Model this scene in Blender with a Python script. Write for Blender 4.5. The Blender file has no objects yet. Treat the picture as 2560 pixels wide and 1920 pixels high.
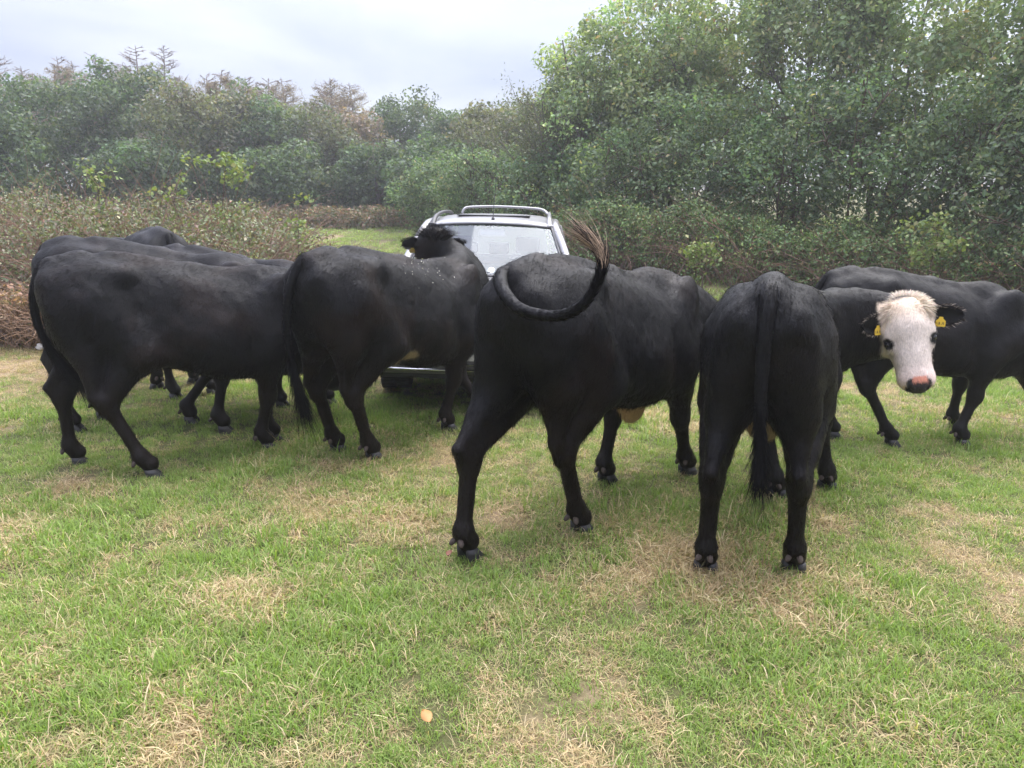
import bpy, bmesh, math
import numpy as np
from mathutils import Vector, Matrix

R = math.radians
scene = bpy.context.scene
COL = scene.collection

# ------------------------------------------------------------------ camera
cam_data = bpy.data.cameras.new('camera')
cam = bpy.data.objects.new('camera', cam_data)
COL.objects.link(cam)
CAM_H = 1.6
PITCH = 13.23
cam.location = (0.0, 0.0, CAM_H)
cam.rotation_euler = (R(90.0 - PITCH), 0.0, 0.0)
cam_data.sensor_fit = 'HORIZONTAL'
cam_data.sensor_width = 36.0
cam_data.lens = 36.0 * 1850.0 / 2560.0
cam_data.clip_start = 0.05
cam_data.clip_end = 3000.0
scene.camera = cam

# ------------------------------------------------------------------ sky (overcast) and soft sun
SUN_EL, SUN_AZ = 62.0, 38.0          # azimuth measured from +Y (view direction) towards +X
world = bpy.data.worlds.new('World')
scene.world = world
world.use_nodes = True
wt = world.node_tree
wt.nodes.clear()
wo = wt.nodes.new('ShaderNodeOutputWorld')
bg = wt.nodes.new('ShaderNodeBackground')
bg.inputs['Strength'].default_value = 0.1
sky = wt.nodes.new('ShaderNodeTexSky')
sky.sky_type = 'NISHITA'
sky.sun_disc = False
sky.sun_elevation = R(SUN_EL)
sky.sun_rotation = R(SUN_AZ)
tc = wt.nodes.new('ShaderNodeTexCoord')
sep = wt.nodes.new('ShaderNodeSeparateXYZ')
wt.links.new(tc.outputs['Generated'], sep.inputs[0])
mz = wt.nodes.new('ShaderNodeMath'); mz.operation = 'MAXIMUM'; mz.inputs[1].default_value = 0.0
wt.links.new(sep.outputs['Z'], mz.inputs[0])
adz = wt.nodes.new('ShaderNodeMath'); adz.operation = 'ADD'; adz.inputs[1].default_value = 0.12
wt.links.new(mz.outputs[0], adz.inputs[0])
dvx = wt.nodes.new('ShaderNodeMath'); dvx.operation = 'DIVIDE'
dvy = wt.nodes.new('ShaderNodeMath'); dvy.operation = 'DIVIDE'
wt.links.new(sep.outputs['X'], dvx.inputs[0]); wt.links.new(adz.outputs[0], dvx.inputs[1])
wt.links.new(sep.outputs['Y'], dvy.inputs[0]); wt.links.new(adz.outputs[0], dvy.inputs[1])
cmb = wt.nodes.new('ShaderNodeCombineXYZ')
wt.links.new(dvx.outputs[0], cmb.inputs[0]); wt.links.new(dvy.outputs[0], cmb.inputs[1])
cmb.inputs[2].default_value = 3.7
cn = wt.nodes.new('ShaderNodeTexNoise')
cn.inputs['Scale'].default_value = 0.75
cn.inputs['Detail'].default_value = 5.0
cn.inputs['Roughness'].default_value = 0.5
cn.inputs['Distortion'].default_value = 0.4
wt.links.new(cmb.outputs[0], cn.inputs['Vector'])
cr = wt.nodes.new('ShaderNodeValToRGB')
cr.color_ramp.elements[0].position = 0.34
cr.color_ramp.elements[0].color = (0.46, 0.48, 0.63, 1)
cr.color_ramp.elements[1].position = 0.66
cr.color_ramp.elements[1].color = (0.82, 0.82, 0.89, 1)
e = cr.color_ramp.elements.new(0.5); e.color = (0.62, 0.63, 0.77, 1)
wt.links.new(cn.outputs['Fac'], cr.inputs['Fac'])
# standard overcast dome: brighter towards the zenith
gr = wt.nodes.new('ShaderNodeMath'); gr.operation = 'MULTIPLY_ADD'
gr.inputs[1].default_value = 13.0; gr.inputs[2].default_value = 1.0
mz2 = wt.nodes.new('ShaderNodeMath'); mz2.operation = 'POWER'; mz2.inputs[1].default_value = 2.0
wt.links.new(mz.outputs[0], mz2.inputs[0]); wt.links.new(mz2.outputs[0], gr.inputs[0])
cm = wt.nodes.new('ShaderNodeVectorMath'); cm.operation = 'SCALE'
wt.links.new(cr.outputs['Color'], cm.inputs[0]); wt.links.new(gr.outputs[0], cm.inputs['Scale'])
mixs = wt.nodes.new('ShaderNodeMix'); mixs.data_type = 'RGBA'
mixs.inputs['Factor'].default_value = 0.93
wt.links.new(sky.outputs['Color'], mixs.inputs[6])
wt.links.new(cm.outputs[0], mixs.inputs[7])
wt.links.new(mixs.outputs[2], bg.inputs['Color'])
wt.links.new(bg.outputs[0], wo.inputs['Surface'])

sun_data = bpy.data.lights.new('sun', 'SUN')
sun_data.energy = 0.95
sun_data.angle = R(50)
sun_data.color = (1.0, 0.96, 0.90)
sun = bpy.data.objects.new('sun', sun_data)
COL.objects.link(sun)
sd = Vector((math.sin(R(SUN_AZ)) * math.cos(R(SUN_EL)), math.cos(R(SUN_AZ)) * math.cos(R(SUN_EL)), math.sin(R(SUN_EL))))
sun.rotation_euler = sd.to_track_quat('Z', 'Y').to_euler()

scene.view_settings.view_transform = 'Standard'
scene.view_settings.look = 'None'
scene.view_settings.gamma = 1.0
scene.view_settings.use_curve_mapping = False
scene.view_settings.exposure = 2.8
scene.cycles.max_bounces = 8
scene.cycles.diffuse_bounces = 3
scene.cycles.glossy_bounces = 3
scene.cycles.transmission_bounces = 6
scene.cycles.transparent_max_bounces = 12
scene.cycles.volume_bounces = 1
scene.cycles.use_denoising = True

# ------------------------------------------------------------------ helpers
def smooth01(a, b, x):
    t = np.clip((x - a) / (b - a), 0, 1)
    return t * t * (3 - 2 * t)

def vnoise(x, y, seed=0):
    """value noise in 0..1, vectorised"""
    x = np.asarray(x, float); y = np.asarray(y, float)
    xi = np.floor(x).astype(np.int64); yi = np.floor(y).astype(np.int64)
    fx = x - xi; fy = y - yi
    fx = fx * fx * (3 - 2 * fx); fy = fy * fy * (3 - 2 * fy)
    def h(a, b):
        n = (a * 374761393 + b * 668265263 + seed * 974711) & 0xFFFFFFFF
        n = ((n ^ (n >> 13)) * 1274126177) & 0xFFFFFFFF
        n = n ^ (n >> 16)
        return (n & 0xFFFF) / 65535.0
    return (h(xi, yi) * (1 - fx) + h(xi + 1, yi) * fx) * (1 - fy) + (h(xi, yi + 1) * (1 - fx) + h(xi + 1, yi + 1) * fx) * fy

def fbm(x, y, seed=0, octs=4):
    s = 0; a = 0.5; t = 0
    for i in range(octs):
        s = s + a * vnoise(x * 2 ** i, y * 2 ** i, seed + i * 17); t += a; a *= 0.55
    return s / t

def gz(x, y):
    """height of the pasture"""
    x = np.asarray(x, float); y = np.asarray(y, float)
    r = np.maximum(0, y - 7.0)
    z = 0.055 * r * smooth01(0, 5, r)
    far = np.maximum(0, y - 45.0)
    z = z - 0.03 * far
    return z

def gzf(x, y):
    return float(gz(x, y))

def make_mesh(name, verts, faces=None, tris=None, quads=None, smooth=True, colors=None, cname='tint'):
    """fast mesh from numpy arrays; quads / tris are (n,4) / (n,3) index arrays"""
    me = bpy.data.meshes.new(name)
    verts = np.asarray(verts, np.float32).reshape(-1, 3)
    loops = []; starts = []; totals = []
    pos = 0
    if quads is not None and len(quads):
        q = np.asarray(quads, np.int32).reshape(-1, 4)
        loops.append(q.ravel()); starts.append(pos + 4 * np.arange(len(q))); totals.append(np.full(len(q), 4)); pos += q.size
    if tris is not None and len(tris):
        t = np.asarray(tris, np.int32).reshape(-1, 3)
        loops.append(t.ravel()); starts.append(pos + 3 * np.arange(len(t))); totals.append(np.full(len(t), 3)); pos += t.size
    loops = np.concatenate(loops).astype(np.int32); starts = np.concatenate(starts).astype(np.int32); totals = np.concatenate(totals).astype(np.int32)
    me.vertices.add(len(verts)); me.vertices.foreach_set('co', verts.ravel())
    me.loops.add(len(loops)); me.loops.foreach_set('vertex_index', loops)
    me.polygons.add(len(starts)); me.polygons.foreach_set('loop_start', starts); me.polygons.foreach_set('loop_total', totals)
    me.update(calc_edges=True)
    if smooth:
        me.polygons.foreach_set('use_smooth', np.ones(len(starts), bool))
    if colors is not None:
        c = np.ones((len(verts), 4), np.float32); c[:, :3] = colors
        at = me.color_attributes.new(cname, 'FLOAT_COLOR', 'POINT')
        at.data.foreach_set('color', c.ravel())
    me.validate(verbose=False)
    return me

def link(name, me, mat=None, parent=None, kind=None, label=None, cat=None, group=None, loc=None):
    o = bpy.data.objects.new(name, me)
    COL.objects.link(o)
    if mat is not None and me is not None and len(me.materials) == 0:
        me.materials.append(mat)
    if parent is not None: o.parent = parent
    if loc is not None: o.location = loc
    if kind: o['kind'] = kind
    if label: o['label'] = label
    if cat: o['category'] = cat
    if group: o['group'] = group
    return o

def thing(name, label, cat, loc=(0, 0, 0), rz=0.0, group=None):
    o = bpy.data.objects.new(name, None)
    o.empty_display_size = 0.2
    COL.objects.link(o)
    o.location = loc; o.rotation_euler = (0, 0, rz)
    o['label'] = label; o['category'] = cat
    if group: o['group'] = group
    return o

def bm_mesh(name, bm, smooth=False):
    me = bpy.data.meshes.new(name)
    bmesh.ops.recalc_face_normals(bm, faces=bm.faces)
    bm.to_mesh(me); bm.free()
    if smooth:
        me.polygons.foreach_set('use_smooth', np.ones(len(me.polygons), bool))
    return me

# ---- materials
def new_mat(name):
    m = bpy.data.materials.new(name); m.use_nodes = True
    nt = m.node_tree
    return m, nt, nt.nodes['Principled BSDF']

def simple_mat(name, col, rough=0.5, metal=0.0, spec=0.5, noise=0.0, nscale=40.0, bump=0.0, coat=0.0):
    m, nt, b = new_mat(name)
    b.inputs['Base Color'].default_value = (*col, 1)
    b.inputs['Roughness'].default_value = rough
    b.inputs['Metallic'].default_value = metal
    b.inputs['Specular IOR Level'].default_value = spec
    b.inputs['Coat Weight'].default_value = coat
    if noise > 0 or bump > 0:
        tcn = nt.nodes.new('ShaderNodeTexCoord')
        n = nt.nodes.new('ShaderNodeTexNoise'); n.inputs['Scale'].default_value = nscale; n.inputs['Detail'].default_value = 6
        nt.links.new(tcn.outputs['Object'], n.inputs['Vector'])
        if noise > 0:
            mr = nt.nodes.new('ShaderNodeMapRange')
            mr.inputs['To Min'].default_value = 1 - noise; mr.inputs['To Max'].default_value = 1 + noise
            nt.links.new(n.outputs['Fac'], mr.inputs['Value'])
            mx = nt.nodes.new('ShaderNodeVectorMath'); mx.operation = 'SCALE'
            mx.inputs[0].default_value = col
            nt.links.new(mr.outputs[0], mx.inputs['Scale'])
            nt.links.new(mx.outputs[0], b.inputs['Base Color'])
        if bump > 0:
            bp = nt.nodes.new('ShaderNodeBump'); bp.inputs['Strength'].default_value = bump; bp.inputs['Distance'].default_value = 0.01
            nt.links.new(n.outputs['Fac'], bp.inputs['Height']); nt.links.new(bp.outputs[0], b.inputs['Normal'])
    return m

def leaf_mat(name, rough=0.5, transl=0.35, spec=0.35):
    """leaf colour comes from the mesh's own tint attribute"""
    m, nt, b = new_mat(name)
    a = nt.nodes.new('ShaderNodeAttribute'); a.attribute_name = 'tint'
    nt.links.new(a.outputs['Color'], b.inputs['Base Color'])
    b.inputs['Roughness'].default_value = rough
    b.inputs['Specular IOR Level'].default_value = spec
    tr = nt.nodes.new('ShaderNodeBsdfTranslucent')
    g = nt.nodes.new('ShaderNodeMix'); g.data_type = 'RGBA'; g.blend_type = 'MULTIPLY'; g.inputs['Factor'].default_value = 1
    g.inputs[7].default_value = (1.3, 1.35, 0.7, 1)
    nt.links.new(a.outputs['Color'], g.inputs[6])
    nt.links.new(g.outputs[2], tr.inputs['Color'])
    ms = nt.nodes.new('ShaderNodeMixShader'); ms.inputs[0].default_value = transl
    nt.links.new(b.outputs[0], ms.inputs[1]); nt.links.new(tr.outputs[0], ms.inputs[2])
    nt.links.new(ms.outputs[0], nt.nodes['Material Output'].inputs['Surface'])
    return m

def bark_mat(name, col, scale=25):
    return simple_mat(name, col, rough=0.9, spec=0.2, noise=0.45, nscale=scale, bump=0.5)

def unit(v):
    v = np.asarray(v, float)
    return v / (np.linalg.norm(v) + 1e-12)

# ---- tubes along polylines, vectorised per polyline
def tubes(polys, sides=5, cap=True):
    """polys: list of (points (n,3), radii (n,)) -> verts, quads"""
    V = []; Q = []; off = 0
    for pts, rad in polys:
        pts = np.asarray(pts, float); rad = np.asarray(rad, float)
        n = len(pts)
        d = np.gradient(pts, axis=0)
        d /= np.linalg.norm(d, axis=1, keepdims=True) + 1e-9
        ref = np.array([0.0, 0, 1]) if abs(d[:, 2]).mean() < 0.9 else np.array([1.0, 0, 0])
        u = np.cross(d, ref); u /= np.linalg.norm(u, axis=1, keepdims=True) + 1e-9
        for i in range(1, n):
            if np.dot(u[i], u[i - 1]) < 0: u[i] = -u[i]
        w = np.cross(d, u)
        an = np.arange(sides) / sides * 2 * math.pi
        ring = pts[:, None, :] + rad[:, None, None] * (np.cos(an)[None, :, None] * u[:, None, :] + np.sin(an)[None, :, None] * w[:, None, :])
        V.append(ring.reshape(-1, 3))
        i = np.arange(n - 1)[:, None] * sides; k = np.arange(sides)[None, :]; k2 = (np.arange(sides) + 1)[None, :] % sides
        q = np.stack([i + k, i + k2, i + sides + k2, i + sides + k], -1).reshape(-1, 4) + off
        Q.append(q); off += n * sides
    return np.concatenate(V), np.concatenate(Q)
# ================================================================== the pasture
def dryness(x, y):
    """0 lush green .. 1 straw; the worn patches of the sward"""
    a = fbm(x * 2.9 + 3.1, y * 2.4 + 8.2, 5, 5)
    b = fbm(x * 0.45 + 1.7, y * 0.40 + 2.9, 9, 3)
    c = fbm(x * 6.0 + 1.3, y * 5.0 + 4.4, 15, 3)
    d = .19 + .74 * smooth01(.47, .80, a * .62 + b * .20 + c * .26)
    lush = np.exp(-(((x + 2.2) / 1.4) ** 2 + ((y - 5.2) / 1.0) ** 2))      # greener strip under the left cattle
    straw = np.exp(-(((x - 1.0) / .8) ** 2 + ((y - 3.3) / .55) ** 2)) * .30 + np.exp(-(((x + .2) / 1.1) ** 2 + ((y - 4.6) / .7) ** 2)) * .25
    straw = straw + np.exp(-(((x + 2.62) / .22) ** 2 + ((y - 4.13) / .12) ** 2)) * 1.1
    straw = straw + np.exp(-(((x + 4.6) / 1.2) ** 2 + ((y - 7.6) / 1.0) ** 2)) * .8
    return np.clip(d * (1 - .75 * lush) + straw, 0, 1)

def nonuni(lo, hi, dlo, dhi, fine, grow):
    a = list(np.arange(dlo, dhi + fine / 2, fine)); st = fine; x = a[-1]
    while x < hi: st *= grow; x += st; a.append(x)
    st = fine; x = a[0]; b = []
    while x > lo: st *= grow; x -= st; b.append(x)
    return np.array(b[::-1] + a)
gxs = nonuni(-900, 900, -6.5, 6.5, .10, 1.18)
gys = nonuni(-60, 1500, 1.2, 9.0, .10, 1.16)
GX, GY = np.meshgrid(gxs, gys, indexing='ij')
GZ = gz(GX, GY) - .004 + (fbm(GX * 1.6, GY * 1.6, 21, 3) - .5) * .03
GD = dryness(GX, GY)
gv = np.stack([GX, GY, GZ], -1).reshape(-1, 3)
nx_, ny_ = len(gxs), len(gys)
ii = np.arange(nx_ - 1)[:, None] * ny_ + np.arange(ny_ - 1)[None]
gq = np.stack([ii, ii + ny_, ii + ny_ + 1, ii + 1], -1).reshape(-1, 4)
gcol = np.repeat(GD.reshape(-1, 1), 3, 1)
m, nt, b = new_mat('pasture_soil')
at_ = nt.nodes.new('ShaderNodeAttribute'); at_.attribute_name = 'tint'
tcn = nt.nodes.new('ShaderNodeTexCoord')
n1 = nt.nodes.new('ShaderNodeTexNoise'); n1.inputs['Scale'].default_value = 28; n1.inputs['Detail'].default_value = 8; n1.inputs['Roughness'].default_value = .7
nt.links.new(tcn.outputs['Object'], n1.inputs['Vector'])
ad = nt.nodes.new('ShaderNodeMath'); ad.operation = 'MULTIPLY_ADD'; ad.inputs[1].default_value = .9; ad.inputs[2].default_value = -.45
nt.links.new(n1.outputs['Fac'], ad.inputs[0])
ad2 = nt.nodes.new('ShaderNodeMath'); ad2.operation = 'ADD'; ad2.use_clamp = True
nt.links.new(ad.outputs[0], ad2.inputs[0]); nt.links.new(at_.outputs['Fac'], ad2.inputs[1])
cr_ = nt.nodes.new('ShaderNodeValToRGB')
cr_.color_ramp.elements[0].color = (.052, .064, .022, 1); cr_.color_ramp.elements[1].color = (.24, .175, .11, 1)
e = cr_.color_ramp.elements.new(.45); e.color = (.10, .09, .042, 1)
nt.links.new(ad2.outputs[0], cr_.inputs['Fac']); nt.links.new(cr_.outputs['Color'], b.inputs['Base Color'])
b.inputs['Roughness'].default_value = .95; b.inputs['Specular IOR Level'].default_value = .1
bp = nt.nodes.new('ShaderNodeBump'); bp.inputs['Strength'].default_value = .8; bp.inputs['Distance'].default_value = .03
nt.links.new(n1.outputs['Fac'], bp.inputs['Height']); nt.links.new(bp.outputs[0], b.inputs['Normal'])
link('ground', make_mesh('ground', gv, quads=gq, colors=gcol), m, kind='structure')

# ---- grass: tufts of blades scattered by geometry nodes
M_GRASS = leaf_mat('grass_blades', rough=.55, transl=.4, spec=.25)
def tuft_mesh(seed, nbl, rad, hmin, hmax, lean, cols, wid):
    rng = np.random.default_rng(seed)
    V = []; T = []; C = []
    for k in range(nbl):
        r = rad * math.sqrt(rng.uniform()); th = rng.uniform(0, 6.283)
        p = np.array([r * math.cos(th), r * math.sin(th), -.004])
        h = rng.uniform(hmin, hmax); w = wid * rng.uniform(.6, 1.3)
        az = rng.uniform(0, 6.283); ln = R(rng.uniform(*lean))
        d0 = np.array([math.cos(az), math.sin(az), 0])
        sidev = np.array([-math.sin(az + rng.uniform(-.6, .6)), math.cos(az), 0])
        l2 = min(ln * 1.8 + .15, 1.6)
        p1 = p + h * .55 * (d0 * math.sin(ln) + np.array([0, 0, math.cos(ln)]))
        p2 = p1 + h * .45 * (d0 * math.sin(l2) + np.array([0, 0, math.cos(l2)]))
        p2[2] = max(p2[2], .004); p1[2] = max(p1[2], .003)
        o = len(V)
        V += [p - sidev * w / 2, p + sidev * w / 2, p1 - sidev * w * .42, p1 + sidev * w * .42, p2]
        T += [(o, o + 1, o + 3), (o, o + 3, o + 2), (o + 2, o + 3, o + 4)]
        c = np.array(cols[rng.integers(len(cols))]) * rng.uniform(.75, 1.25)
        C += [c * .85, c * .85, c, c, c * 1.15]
    return make_mesh('grass_tuft', np.array(V), tris=T, colors=np.array(C), smooth=False)
GREEN = [(0.177, 0.268, 0.053), (0.206, 0.294, 0.068), (0.141, 0.222, 0.045), (0.235, 0.314, 0.090), (0.188, 0.241, 0.074)]
OLIVE = [(0.280, 0.293, 0.117), (0.234, 0.267, 0.094), (0.364, 0.325, 0.163), (0.189, 0.240, 0.072), (0.468, 0.390, 0.221)]
STRAW = [(0.447, 0.347, 0.195), (0.380, 0.280, 0.151), (0.525, 0.431, 0.262), (0.291, 0.206, 0.112), (0.224, 0.201, 0.084)]
gcol_ = bpy.data.collections.new('grass_sources')
specs = []
for i in range(4): specs.append((40, .075, .025, .065, (8, 50), GREEN, .0046))
for i in range(4): specs.append((38, .075, .025, .065, (15, 65), OLIVE, .0040))
for i in range(4): specs.append((52, .090, .03, .09, (45, 88), STRAW, .0034))
for i in range(2): specs.append((12, .06, .08, .17, (25, 70), STRAW[:3] + OLIVE[2:3], .0022))     # long dry stalks
for i in range(2): specs.append((70, .30, .05, .11, (8, 55), GREEN + OLIVE[:2], .011))          # coarse far tufts
for i in range(2): specs.append((60, .30, .04, .10, (35, 80), STRAW + OLIVE, .010))
for i in range(2): specs.append((16, .05, .05, .10, (5, 40), GREEN[:3], .0045))                 # lush standing blades
for i, sp in enumerate(specs):
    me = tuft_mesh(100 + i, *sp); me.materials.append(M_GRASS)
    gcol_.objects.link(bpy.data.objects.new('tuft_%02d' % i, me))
rng = np.random.default_rng(77)
def scatter(y0, y1, dens, sidem=.6):
    area_w = .78 * y1 + sidem
    n = int(dens * 2 * area_w * (y1 - y0))
    x = rng.uniform(-area_w, area_w, n); y = rng.uniform(y0, y1, n)
    k = np.abs(x) < .78 * y + sidem
    return x[k], y[k]
PX, PY, PI, PS = [], [], [], []
def put(x, y, idx, sc):
    PX.append(x); PY.append(y); PI.append(idx); PS.append(sc)
for y0, y1, dn in ((1.45, 3.0, 700), (3.0, 5.0, 520), (5.0, 7.5, 320), (7.5, 10.5, 140)):
    x, y = scatter(y0, y1, dn)
    d = np.clip(dryness(x, y) + rng.normal(0, .34, len(x)), 0, 1)
    base = np.where(d < .36, 0, np.where(d < .66, 4, 8))
    idx = base + rng.integers(0, 4, len(x))
    u = rng.uniform(size=len(x))
    idx = np.where(u < .028, 12 + rng.integers(0, 2, len(x)), idx)
    tall = fbm(x * .9 + 11, y * .9 + 5, 31, 3)
    idx = np.where((u > .80) & (d < .45) & (tall > .5), 18 + rng.integers(0, 2, len(x)), idx)
    sc = rng.uniform(.6, 1.1, len(x)) * (.72 + .45 * smooth01(.35, .7, tall)) * np.where(d > .66, 1.1, 1)
    sc = sc * (1 + .08 * max(0, y0 - 4))
    put(x, y, idx, sc)
x, y = scatter(10.0, 30.0, 9)
d = np.clip(dryness(x, y) * .6 + rng.normal(0, .16, len(x)), 0, 1)
put(x, y, np.where(d < .5, 14, 16) + rng.integers(0, 2, len(x)), rng.uniform(.6, 1.1, len(x)))
PX, PY, PI, PS = map(np.concatenate, (PX, PY, PI, PS))
PZ = gz(PX, PY) - .004 + (fbm(PX * 1.6, PY * 1.6, 21, 3) - .5) * .03
pm = bpy.data.meshes.new('grass_points')
pm.vertices.add(len(PX)); pm.vertices.foreach_set('co', np.stack([PX, PY, PZ], 1).astype(np.float32).ravel())
a1 = pm.attributes.new('idx', 'INT', 'POINT'); a1.data.foreach_set('value', PI.astype(np.int32))
a2 = pm.attributes.new('scl', 'FLOAT', 'POINT'); a2.data.foreach_set('value', PS.astype(np.float32))
a3 = pm.attributes.new('rot', 'FLOAT_VECTOR', 'POINT')
rr = np.zeros((len(PX), 3), np.float32); rr[:, 2] = rng.uniform(0, 6.283, len(PX)); rr[:, :2] = rng.normal(0, .10, (len(PX), 2))
a3.data.foreach_set('vector', rr.ravel())
grass = link('grass', pm, None, kind='stuff', label='short pasture grass, green with straw coloured dry patches', cat='grass')
ng = bpy.data.node_groups.new('grass_scatter', 'GeometryNodeTree')
ng.interface.new_socket('Geometry', in_out='INPUT', socket_type='NodeSocketGeometry')
ng.interface.new_socket('Geometry', in_out='OUTPUT', socket_type='NodeSocketGeometry')
N = ng.nodes
gi = N.new('NodeGroupInput'); go = N.new('NodeGroupOutput')
iop = N.new('GeometryNodeInstanceOnPoints'); ci = N.new('GeometryNodeCollectionInfo')
ci.inputs['Collection'].default_value = gcol_; ci.inputs['Separate Children'].default_value = True; ci.inputs['Reset Children'].default_value = True
def named(n, t):
    q = N.new('GeometryNodeInputNamedAttribute'); q.data_type = t; q.inputs['Name'].default_value = n; return q.outputs['Attribute']
iop.inputs['Pick Instance'].default_value = True
L = ng.links
L.new(gi.outputs[0], iop.inputs['Points']); L.new(ci.outputs[0], iop.inputs['Instance'])
L.new(named('idx', 'INT'), iop.inputs['Instance Index'])
er = N.new('FunctionNodeEulerToRotation'); L.new(named('rot', 'FLOAT_VECTOR'), er.inputs[0]); L.new(er.outputs[0], iop.inputs['Rotation'])
L.new(named('scl', 'FLOAT'), iop.inputs['Scale'])
L.new(iop.outputs[0], go.inputs[0])
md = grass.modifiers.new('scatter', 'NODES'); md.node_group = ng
# ================================================================== trees, hedge and brambles
def leaf_cloud(rng, cen, size, nrm_bias=None, cols=None, tipw=.5, up=.45, aspect=.55):
    """one folded diamond leaf (two triangles) at every point of cen"""
    n = len(cen)
    nr = rng.normal(0, 1, (n, 3))
    if nrm_bias is not None: nr = nr * .75 + nrm_bias
    nr[:, 2] += up
    nr /= np.linalg.norm(nr, axis=1, keepdims=True)
    d = rng.normal(0, 1, (n, 3)); d[:, 2] -= .35
    d -= nr * (d * nr).sum(1, keepdims=True); d /= np.linalg.norm(d, axis=1, keepdims=True)
    sd_ = np.cross(nr, d)
    L = (np.broadcast_to(size, (n,)) * rng.uniform(.6, 1.3, n))[:, None]
    w = L * aspect * .5
    a_ = cen - d * L * .5; t_ = cen + d * L * .5
    fold = nr * L * .10
    l_ = cen + sd_ * w + fold; r_ = cen - sd_ * w + fold
    V = np.stack([a_, l_, t_, r_], 1).reshape(-1, 3)
    o = np.arange(n)[:, None] * 4
    T = np.concatenate([o + np.array([0, 2, 1]), o + np.array([0, 3, 2])])
    return V, T, np.repeat(cols, 4, 0)

def pick_cols(rng, n, palette, var=.25):
    p = np.array([c for c, w in palette]); w = np.array([w for c, w in palette], float); w /= w.sum()
    c = p[rng.choice(len(p), n, p=w)]
    return c * rng.uniform(1 - var, 1 + var, (n, 1))

def clumps_to_leaves(rng, cc, cr, per, size, palette, shell=.55, squash=.8, clump_var=.25):
    """leaves fill clumps, mostly towards each clump's outside"""
    n = len(cc) * per
    k = np.repeat(np.arange(len(cc)), per)
    v = rng.normal(0, 1, (n, 3)); v /= np.linalg.norm(v, axis=1, keepdims=True)
    rr = rng.uniform(0, 1, n) ** (1 / 3) * (1 - shell) + shell * rng.uniform(.75, 1.12, n)
    off = v * (rr * cr[k])[:, None]; off[:, 2] *= squash
    cols = pick_cols(rng, n, palette)
    ct = rng.uniform(1 - clump_var, 1 + clump_var, (len(cc), 1)) * (1 + rng.normal(0, .06, (len(cc), 3)))
    return leaf_cloud(rng, cc[k] + off, size, nrm_bias=v * .9, cols=cols * ct[k])

def wander(rng, p, d, length, n, wob, grav=0.0):
    pts = [np.array(p, float)]; d = unit(d)
    for i in range(n):
        d = unit(d + rng.normal(0, wob, 3) + np.array([0, 0, grav]))
        pts.append(pts[-1] + d * length / n)
    return np.array(pts)

LEAFM = leaf_mat('tree_leaves', rough=.5, transl=.42, spec=.28)
LEAFB = leaf_mat('bramble_leaves', rough=.55, transl=.3, spec=.35)
BARK = bark_mat('bark_grey', (.115, .100, .085)); BARKD = bark_mat('bark_brown', (.085, .062, .045)); LARCHB = bark_mat('larch_bark', (.15, .115, .095))

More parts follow.
